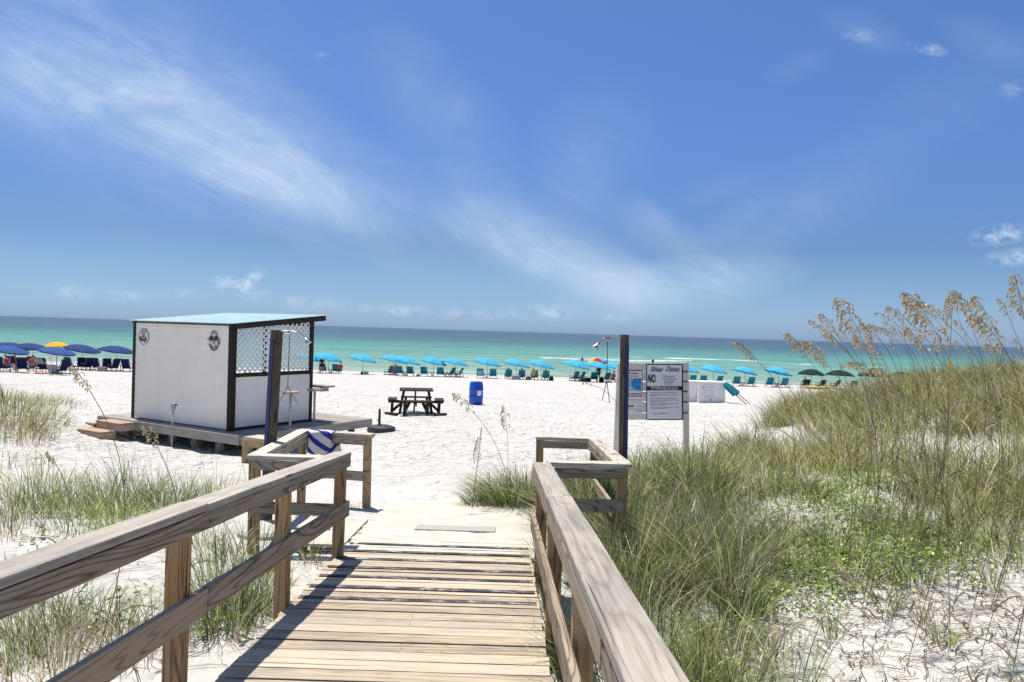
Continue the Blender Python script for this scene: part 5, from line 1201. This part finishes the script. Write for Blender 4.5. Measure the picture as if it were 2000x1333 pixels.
# the weeping tuft at the end of the right handrail and grass inside and around the right shower
for (px, py, D_, r, n, h, pal) in [(1010,985,9.6,.30,420,.58,'green'),(975,990,9.9,.28,300,.46,'green'),(1040,975,9.8,.30,380,.60,'green'),(945,1000,9.6,.2,160,.30,'green'),(1100,960,9.7,.35,260,.5,'green'),(1120,1000,8.2,.35,260,.45,'green'),(1160,990,8.6,.35,260,.5,'green'),(1110,1050,6.9,.25,160,.3,'green'),(1190,1010,9.8,.5,420,.6,'green'),(1250,980,10.4,.7,500,.65,'green'),(1330,960,11.0,.7,420,.6,'olive'),(1400,940,11.8,.8,300,.55,'olive')]:
    p = gD(px, D_); clump('R', p.x, p.y, r, n, h, pal, .75, .12, 1.25)
for (px, py, r, n, h, pal) in [(1490,1150,.25,150,.34,'green'),(1560,1130,.22,130,.30,'green'),(1620,1080,.3,220,.36,'green'),(1540,1060,.35,260,.40,'green'),(1450,1200,.22,150,.36,'green'),(1400,1290,.2,140,.36,'green'),(1500,1290,.16,70,.30,'straw'),(1625,1240,.08,34,.36,'olive'),(1840,1265,.07,26,.40,'olive'),(1800,1230,.07,22,.34,'straw'),(1940,1150,.09,36,.42,'olive'),(1780,1140,.2,110,.30,'green'),(1850,1080,.3,190,.36,'green'),(1920,1040,.35,220,.45,'olive'),(1750,1040,.35,200,.36,'green'),(1680,1150,.16,80,.28,'straw'),(1730,1190,.12,50,.24,'green'),(1985,1100,.3,200,.5,'olive'),(1980,1010,.3,200,.5,'straw')]:
    p = gpt(px, py); clump('R', p.x, p.y, r, n, h, pal, .6, .15, .95)
# through the boards' right edge
for D_ in np.arange(2.4, 7.2, .22): p = DP(.40, D_); clump('R', p.x, p.y, .06, 26, .30, 'green', .8, .35, 1.0)
flush('R', 'dune_grass', 'dense green and straw coloured dune grass right of the boardwalk', 'dune grass')
# left side
for (px, py, r, n, h, pal, wm) in [
    (30,1010,.55,520,.42,'green',1.1),(110,1000,.5,480,.42,'green',1.1),(200,1000,.5,520,.46,'green',1.1),(280,1000,.5,520,.46,'green',1.1),(350,990,.45,380,.42,'green',1.1),(420,985,.4,240,.38,'green',1.1),(60,960,.6,300,.40,'olive',1.2),(250,960,.5,220,.45,'green',1.2),(10,1050,.35,220,.3,'straw',1.1),(150,1040,.3,220,.34,'green',1.0),(240,1040,.3,260,.38,'lime',1.0),(320,1030,.3,260,.40,'green',1.0),
    (60,1260,.30,320,.36,'green',.9),(130,1250,.30,320,.34,'straw',.9),(200,1240,.28,260,.32,'green',.9),(20,1310,.25,260,.32,'green',.9),(100,1320,.28,300,.30,'straw',.9),(250,1290,.22,160,.28,'straw',.9),(20,1190,.25,160,.38,'green',.9),(300,1230,.16,60,.34,'green',.9),
    (430,1235,.22,420,.42,'green',.9),(470,1215,.22,380,.42,'green',.9),(410,1190,.2,200,.40,'green',.9),(500,1180,.16,220,.38,'green',.9),(420,1120,.3,220,.42,'green',1.0),(480,1090,.3,180,.36,'green',1.0),(390,1080,.3,140,.4,'green',1.0),(560,1150,.06,40,.22,'lime',1.0),(610,1105,.10,70,.26,'straw',1.0),(520,1130,.2,110,.3,'lime',1.0),
    (20,800,1.1,900,.42,'olive',1.8),(70,790,1.0,650,.36,'olive',1.8),(-30,810,1.2,700,.5,'olive',1.8),(110,795,.8,160,.30,'straw',1.6),(10,850,.8,500,.38,'olive',1.5),(45,860,.6,220,.34,'straw',1.4),(-10,910,.6,140,.3,'straw',1.3),(150,800,.4,50,.25,'straw',1.6),(60,830,.8,180,.3,'olive',1.5),
    (165,880,.12,16,.28,'straw',1.2),(95,910,.10,14,.30,'lime',2.0),(560,1000,.08,14,.2,'straw',1.),(700,992,.05,10,.15,'straw',1.),(640,1000,.06,10,.14,'straw',1.)]:
    p = gpt(px, min(py, 1332)); clump('L', p.x, p.y, r, int(n * .62), h * 1.15, pal, .5, .1, wm * .9)
for D_ in np.arange(2.2, 7, .5): p = DP(-1.50, D_); clump('L', p.x, p.y, .05, 10, .2, 'green', .7, .1, .9)
flush('L', 'dune_grass', 'tufts of green and straw grass on the white sand left of the boardwalk', 'dune grass')
# long thin bare stalks
def stalks(key, pts, hlo, hhi):
    for (px, py, n, r) in pts:
        p = gpt(px, py); a = rng.uniform(0, TAU, n); x = p.x + r * np.cos(a) * rng.uniform(0, 1, n); y = p.y + r * np.sin(a) * rng.uniform(0, 1, n)
        h = rng.uniform(hlo, hhi, n); l = np.abs(rng.normal(.25, .16, n)); az = rng.normal(math.pi, .7, n)
        c = np.array([(.24,.20,.11), (.15,.15,.08), (.40,.33,.20)])[rng.integers(0, 3, n)]; ACC.setdefault(key, []).append((x, y, h, rng.uniform(.004, .007, n), l, az, c))
stalks('S', [(180,1000,10,.6),(90,1000,8,.6),(280,960,8,.7),(420,960,7,.6),(530,960,4,.4)], .6, .95)
stalks('S', [(1500,1050,8,1.5),(1650,1000,8,1.5),(1800,1000,9,1.6),(1930,1000,8,1.4),(1400,980,6,1.2),(1300,1050,6,.8),(1550,900,10,2.0),(1750,850,18,2.5),(1900,860,24,2.5)], .55, 1.15)
flush('S', 'grass_stalks', 'long thin bare stalks standing up out of the dune grass', 'grass stalks', seg=5)
# leafy ground cover (round vine leaves lying near the ground)
def leaves(name, spots, label, pal, size):
    Xs, Ys, Ps = [], [], []
    for (px, py, r, n) in spots:
        p = gpt(px, py); Xs.append(p.x + rng.normal(0, r * .55, n)); Ys.append(p.y + rng.normal(0, r * .75, n))
    X = np.concatenate(Xs); Y = np.concatenate(Ys); k = ~((X + .0118 * Y > -1.5) & (X + .0118 * Y < .36)); X, Y = X[k], Y[k]; N = len(X)
    Z = H(X, Y) + np.abs(rng.normal(.035, .045, N)) + .01
    L8 = np.array([(0, -1, .0), (.5, -.5, .12), (.58, .15, .15), (.33, .7, .08), (0, 1, -.12), (-.33, .7, .08), (-.58, .15, .15), (-.5, -.5, .12)])
    s_ = size * rng.uniform(.45, 1.35, N); a = rng.uniform(0, TAU, N); tx, ty = rng.normal(0, .45, N), rng.normal(0, .45, N)
    lx = L8[:, 0][None] * np.cos(a)[:, None] - L8[:, 1][None] * np.sin(a)[:, None]; ly = L8[:, 0][None] * np.sin(a)[:, None] + L8[:, 1][None] * np.cos(a)[:, None]
    lz = L8[:, 2][None] + lx * np.tan(np.clip(tx, -1, 1))[:, None] + ly * np.tan(np.clip(ty, -1, 1))[:, None]
    V_ = np.stack([X[:, None] + lx * s_[:, None], Y[:, None] + ly * s_[:, None], Z[:, None] + lz * s_[:, None]], -1).reshape(-1, 3)
    q = (np.arange(N)[:, None] * 8 + np.array([0, 1, 2, 3, 0, 3, 4, 5, 0, 5, 6, 7])[None]).ravel().astype(np.int32)
    me = bpy.data.meshes.new(name); me.vertices.add(len(V_)); me.vertices.foreach_set('co', V_.astype(np.float32).ravel()); me.loops.add(len(q)); me.loops.foreach_set('vertex_index', q)
    me.polygons.add(N * 3); me.polygons.foreach_set('loop_start', np.arange(0, len(q), 4, dtype=np.int32)); me.update()
    P = np.array(PALS[pal] + [(.16, .22, .06), (.09, .15, .04)]); c = np.minimum(P[rng.integers(0, len(P), N)] * rng.uniform(.75, 1.3, (N, 1)), .6); C4 = np.ones((N, 8, 4), np.float32); C4[:, :, :3] = c[:, None, :]
    ca = me.attributes.new('col', 'FLOAT_COLOR', 'POINT'); ca.data.foreach_set('color', C4.ravel()); me.materials.append(M['leaf'])
    o = bpy.data.objects.new(name, me); COL.objects.link(o); tag(o, label, 'ground cover', None, 'stuff'); return o
leaves('vine_leaves', [(1660,930,.7,1700),(1640,965,.7,1500),(1600,1000,.6,1200),(1690,1000,.6,1300),(1760,950,.8,900),(1860,940,1.0,900),(1960,930,1.2,700),(1700,1060,.5,1400),(1780,1050,.5,1200),(1640,1100,.4,1200),(1700,1120,.35,1100),(1540,1060,.4,900),(1570,1120,.3,800),(1480,1010,.4,500),(1440,1080,.3,500),(1500,1160,.25,500),(1480,1200,.2,420),(1400,1100,.25,300),(1380,1250,.15,260),(1350,1300,.16,420),(1400,1325,.15,420),(1830,1100,.35,800),(1900,1060,.45,800),(1900,1150,.15,50),(1850,1262,.06,16),(1590,1200,.15,120),(1980,1000,.6,600),(1960,1080,.3,220),(1300,1150,.3,300),(1280,1060,.4,300),(1450,1250,.2,300),(1560,930,.8,500),(1500,960,.6,300),(1620,1160,.2,260),(1760,1100,.3,500)],
       'bright green leafy ground cover among the dune grass right of the boardwalk', 'lime', .0145)
leaves('vine_leaves', [(170,1230,.14,26),(160,1180,.2,12),(90,1060,.2,16),(270,1170,.2,14),(420,1240,.12,14),(460,1255,.08,8),(520,1120,.15,60),(240,1010,.3,50),(600,1090,.12,20)], 'scattered round green vine leaves on the sand left of the boardwalk', 'lime', .026)
# dead stems and straw lying on the sand
xs_, ys_ = [], []
for (x, y, r, a) in sys_deb:
    n = int(330 * a * min(r, 1.6) ** 2 + 80); xs_.append(x + rng.normal(0, r * .7, n)); ys_.append(y + rng.normal(0, r * .7, n))
x = np.concatenate(xs_); y = np.concatenate(ys_); k = ~((x + .0118 * y > -1.62) & (x + .0118 * y < .32) & (y < 9.3)) & (y > 1.5); x, y = x[k], y[k]; n = len(x)
vs, fs, cs = [], [], []
for i in range(n):
    L = rng.uniform(.03, .26); a = rng.uniform(0, TAU); w = rng.uniform(.0015, .0045); b_ = rng.normal(0, .35); o = len(vs); px_, py_ = x[i], y[i]; c = np.array(PALS['straw'][rng.integers(0, 5)]) * rng.uniform(.35, 1.0)
    for k_ in range(4):
        z = Hs(px_, py_) + .006 + .012 * rng.uniform(); vs += [(px_ - math.sin(a) * w, py_ + math.cos(a) * w, z), (px_ + math.sin(a) * w, py_ - math.cos(a) * w, z + .002)]; cs += [(*c, 1)] * 2; px_ += math.cos(a) * L / 3; py_ += math.sin(a) * L / 3; a += b_
    for k_ in range(3): fs.append((o + 2 * k_, o + 2 * k_ + 1, o + 2 * k_ + 3, o + 2 * k_ + 2))
me = bpy.data.meshes.new('straw_litter'); me.from_pydata(vs, [], fs); ca = me.attributes.new('col', 'FLOAT_COLOR', 'POINT'); ca.data.foreach_set('color', np.array(cs, np.float32).ravel()); me.materials.append(M['straw'])
o = bpy.data.objects.new('straw_litter', me); COL.objects.link(o); tag(o, 'dry brown stems and straw lying on the white sand', 'plant litter', None, 'stuff')

# ------------------------------------------------------------------ sea oats
def colmesh(m, name, mat, parent, cols):
    o = m.build(name, mat, parent); ca = o.data.attributes.new('col', 'FLOAT_COLOR', 'POINT'); ca.data.foreach_set('color', np.array([(*c, 1) for c in cols], np.float32).ravel()); return o
def sea_oat(root_px, D_, neck, tip, label, group, full=1.0, droop=0., tone=0, thick=1.0, ypix=None):
    """root_px: photo column of the foot; neck, tip: ends of the seed head"""
    p0 = gD(root_px, D_); P1 = at(neck[0], neck[1], D_); P2 = at(tip[0], tip[1], D_ - .04)
    r = thing('sea_oat', p0, label, 'sea oat', group)
    hd = (P2 - P1); mid = (p0 + P1) / 2 + Vector((random.uniform(-.03, .03), 0, 0)); ctrl = P1 - hd.normalized() * (P1 - p0).length * .45
    pts = [p0.lerp(ctrl, t).lerp(ctrl.lerp(P1, t), t) for t in [k / 10 for k in range(11)]]; pts[0] = p0 - Vector((0, 0, .05))
    sag = Vector((0, 0, 1)) * hd.length * droop
    hp = [P1.lerp(P2, t) + sag * 4 * t * (1 - t) for t in [k / 12 for k in range(13)]]
    m = MB(); cs = []; m.tube(pts + hp[1:], [.0030 * thick] * 6 + [.0023 * thick] * 5 + [.0017 * thick] * 12, 4)
    c0 = [(.26,.20,.09), (.18,.15,.07), (.36,.29,.15)][tone % 3]; colmesh(m, 'stem', M['straw'], r, [c0] * len(m.v))
    if D_ < 9:
        for k in range(3):
            m = MB(); cols = []
            b = pts[1 + k * 2]; L = random.uniform(.25, .5); a = random.choice((-1, 1)) * random.uniform(.3, .8); w = .005; n0 = len(m.v); vs = []; 
            for q in range(6): t = q / 5; c_ = b + Vector((a * L * t, .15 * L * t, L * (.8 * t - .7 * t * t))); ww = w * (1 - t) + .0006; vs += [c_ + Vector((0, ww, ww)), c_ - Vector((0, ww, ww))]
            m.add(vs, [(2 * q, 2 * q + 1, 2 * q + 3, 2 * q + 2) for q in range(5)]); cols += [(.13, .14, .055)] * 12
            colmesh(m, 'leaf', M['grass'], r, cols)
    m = MB(); cols = []; n = int(27 * full) + 3; L = hd.length
    for i in range(n):
        t = min(.985, (i + random.random()) / n); k = t * 12; i0 = min(int(k), 11); b = hp[i0].lerp(hp[i0 + 1], k - i0)
        env = .30 + .70 * math.sin(math.pi * (.10 + .84 * t)); br = L * .30 * env * random.uniform(.65, 1.1)
        ax = (hp[i0 + 1] - hp[i0]).normalized(); sd = Vector((-1 if random.random() < .8 else .8, random.uniform(-.8, .8), 0)).normalized()
        d0 = (ax * .9 + sd * .6).normalized(); e1 = b + d0 * br * .42; e2 = e1 + (sd * .75 + ax * .1 + Vector((0, 0, -.25))).normalized() * br * .35; e3 = e2 + (sd * .35 + Vector((0, 0, -1.0))).normalized() * br * .38
        path = [b, e1, e2, e3]; m.tube(path, .0009 * thick, 3, cap=False); cols += [(.42, .33, .18)] * 12
        ns = max(3, int(br / .016))
        for q in range(ns):
            f = (.25 + .75 * (q + .6) / ns) * 3; j0 = min(int(f), 2); c_ = path[j0].lerp(path[j0 + 1], f - j0); dp = (path[j0 + 1] - path[j0]).normalized()
            ln = random.uniform(.018, .029) * max(.8, (L / .35) ** .3) * (thick ** .5); wd = ln * .24; dn = (dp * .7 + Vector((random.uniform(-.35, .2), random.uniform(-.3, .3), -.55))).normalized()
            s2 = dn.cross(Vector((random.uniform(-.4, .4), 1, random.uniform(-.4, .4)))).normalized(); s3 = dn.cross(s2) * wd * .3
            o = [c_, c_ + dn * ln * .35 + s2 * wd, c_ + dn * ln, c_ + dn * ln * .35 - s2 * wd, c_ + dn * ln * .4 + s3, c_ + dn * ln * .4 - s3]
            m.add(o, [(0, 1, 4), (1, 2, 4), (2, 3, 4), (3, 0, 4), (1, 0, 5), (2, 1, 5), (3, 2, 5), (0, 3, 5)])
            cc = random.choice([(.86, .74, .48), (.74, .60, .34), (.92, .82, .58), (.46, .33, .16), (.66, .56, .26)]); cols += [cc] * 6
    colmesh(m, 'seed_head', M['straw'], r, cols); return r
OATG = 'sea oats on the right dune'
oats = [ # root, D, neck, tip, label, full, droop
 (1745,5.6,(1695,690),(1642,584),'large golden sea oat leaning left, left of the main cluster above the horizon',1.5,.05),
 (1700,5.8,(1718,716),(1698,655),'short upright tan sea oat just right of the large left one',.9,0),
 (1860,5.4,(1846,690),(1776,574),'biggest drooping sea oat of the main cluster with a broad golden head',1.9,.10),
 (1880,5.2,(1858,640),(1862,570),'upright sea oat standing behind the biggest one in the main cluster',1.2,0),
 (1905,5.5,(1840,625),(1792,590),'sea oat arching left over the biggest head of the main cluster',1.1,.14),
 (1935,5.1,(1905,625),(1862,568),'sea oat arching to the left at the centre of the right cluster',1.1,.1),
 (1985,5.0,(1965,690),(1900,615),'long drooping sea oat near the right edge, below the tallest one',1.4,.10),
 (1990,4.4,(1998,612),(1982,538),'tallest sea oat at the right edge of the view against the sky',1.3,.02),
 (1820,6.5,(1812,690),(1768,640),'pale sea oat head right of centre below the main cluster',1.0,.08),
 (1790,6.8,(1770,625),(1733,600),'small sea oat head against the sky left of the main cluster',.7,.1),
 (1750,7.0,(1742,655),(1722,640),'tiny pale sea oat head between the two large ones',.5,.1),
 (1705,7.0,(1725,650),(1696,634),'tiny pale sea oat head touching the horizon right of the large left one',.5,.1),
 (1720,7.2,(1632,650),(1604,614),'pale thin sea oat against the sky left of the large left one',.8,.1),
 (1690,6.6,(1640,675),(1608,650),'pale feathery sea oat head on the horizon left of the large one',.9,.15),
 (1700,6.0,(1620,718),(1572,668),'curved sea oat in front of the sea, pointing to the upper left',1.1,.12),
 (1670,6.8,(1578,700),(1538,652),'pale sea oat hanging in front of the sea left of the curved one',.9,.1),
 (1530,7.0,(1478,704),(1437,668),'slender sea oat alone in front of the blue water',.8,.06),
 (1735,5.2,(1712,742),(1652,712),'sea oat arching over horizontally above the dark green umbrellas',1.0,.22),
 (1790,5.0,(1745,752),(1700,722),'broken drooping sea oat at the edge of the dense grass',.9,.2),
 (1950,6.0,(1945,650),(1900,580),'faint sea oat in the right cluster pointing to the upper left',1.0,.1),
 (1965,6.4,(1950,690),(1925,672),'small sea oat head low in the right cluster',.6,.1),
 (1975,6.5,(1972,625),(1952,585),'thin pale sea oat left of the tallest one',.6,.1),
 (1880,6.9,(1882,608),(1870,588),'tiny sea oat head rising behind the main cluster',.5,.1),
]
for i, (rx, D_, nk_, tp_, lab, fu, dr_) in enumerate(oats):
    sea_oat(rx, D_, nk_, tp_, lab, OATG, fu, dr_, i, 1.0 if D_ < 6 else 1.2)
for i, (rx, D_, nk_, tp_, lab, fu, dr_) in enumerate([
 (200,4.6,(175,763),(143,716),'tall sea oat with a bent seed head left of the hut',.75,.04),
 (335,4.8,(308,875),(284,832),'sea oat with a drooping yellow head in front of the hut platform',.9,.12),
 (88,5.5,(108,905),(92,882),'short leafy yellow sea oat on the sand far left',.7,.0)]): sea_oat(rx, D_, nk_, tp_, lab, 'sea oats left of the boardwalk', fu, dr_, i)
for i, (rx, D_, nk_, tp_, lab, fu, dr_) in enumerate([
 (1010,9.2,(924,806),(886,768),'fine sea oat bending left in front of the white sand near the blue drum',.6,.08),
 (992,9.2,(990,840),(986,795),'upright sea oat in front of the white sand left of the right shower',.6,0),
 (930,9.2,(938,850),(930,900),'hanging dark sea oat head in front of the white sand',.5,0),
 (1215,9.0,(1155,752),(1138,748),'bare sea oat stalk crossing the white sand beside the shower chain',.2,.1)]): sea_oat(rx, D_, nk_, tp_, lab, 'sea oats beyond the right handrail', fu, dr_, 1, 1.3)
for i in range(26):
    D_ = random.uniform(5.6, 9.0); rx = random.uniform(1640, 1995); hx = rx + random.uniform(-75, 15); hy = 668 + .03 * (rx - 1500) + random.uniform(-95, 20) * (rx - 1500) / 480
    sea_oat(rx, D_, (hx, hy), (hx - random.uniform(5, 30), hy - random.uniform(14, 34)), 'thin sea oat stalk with a faint small head on the right dune', 'thin sea oats on the right dune', .35, .08, i, .9)
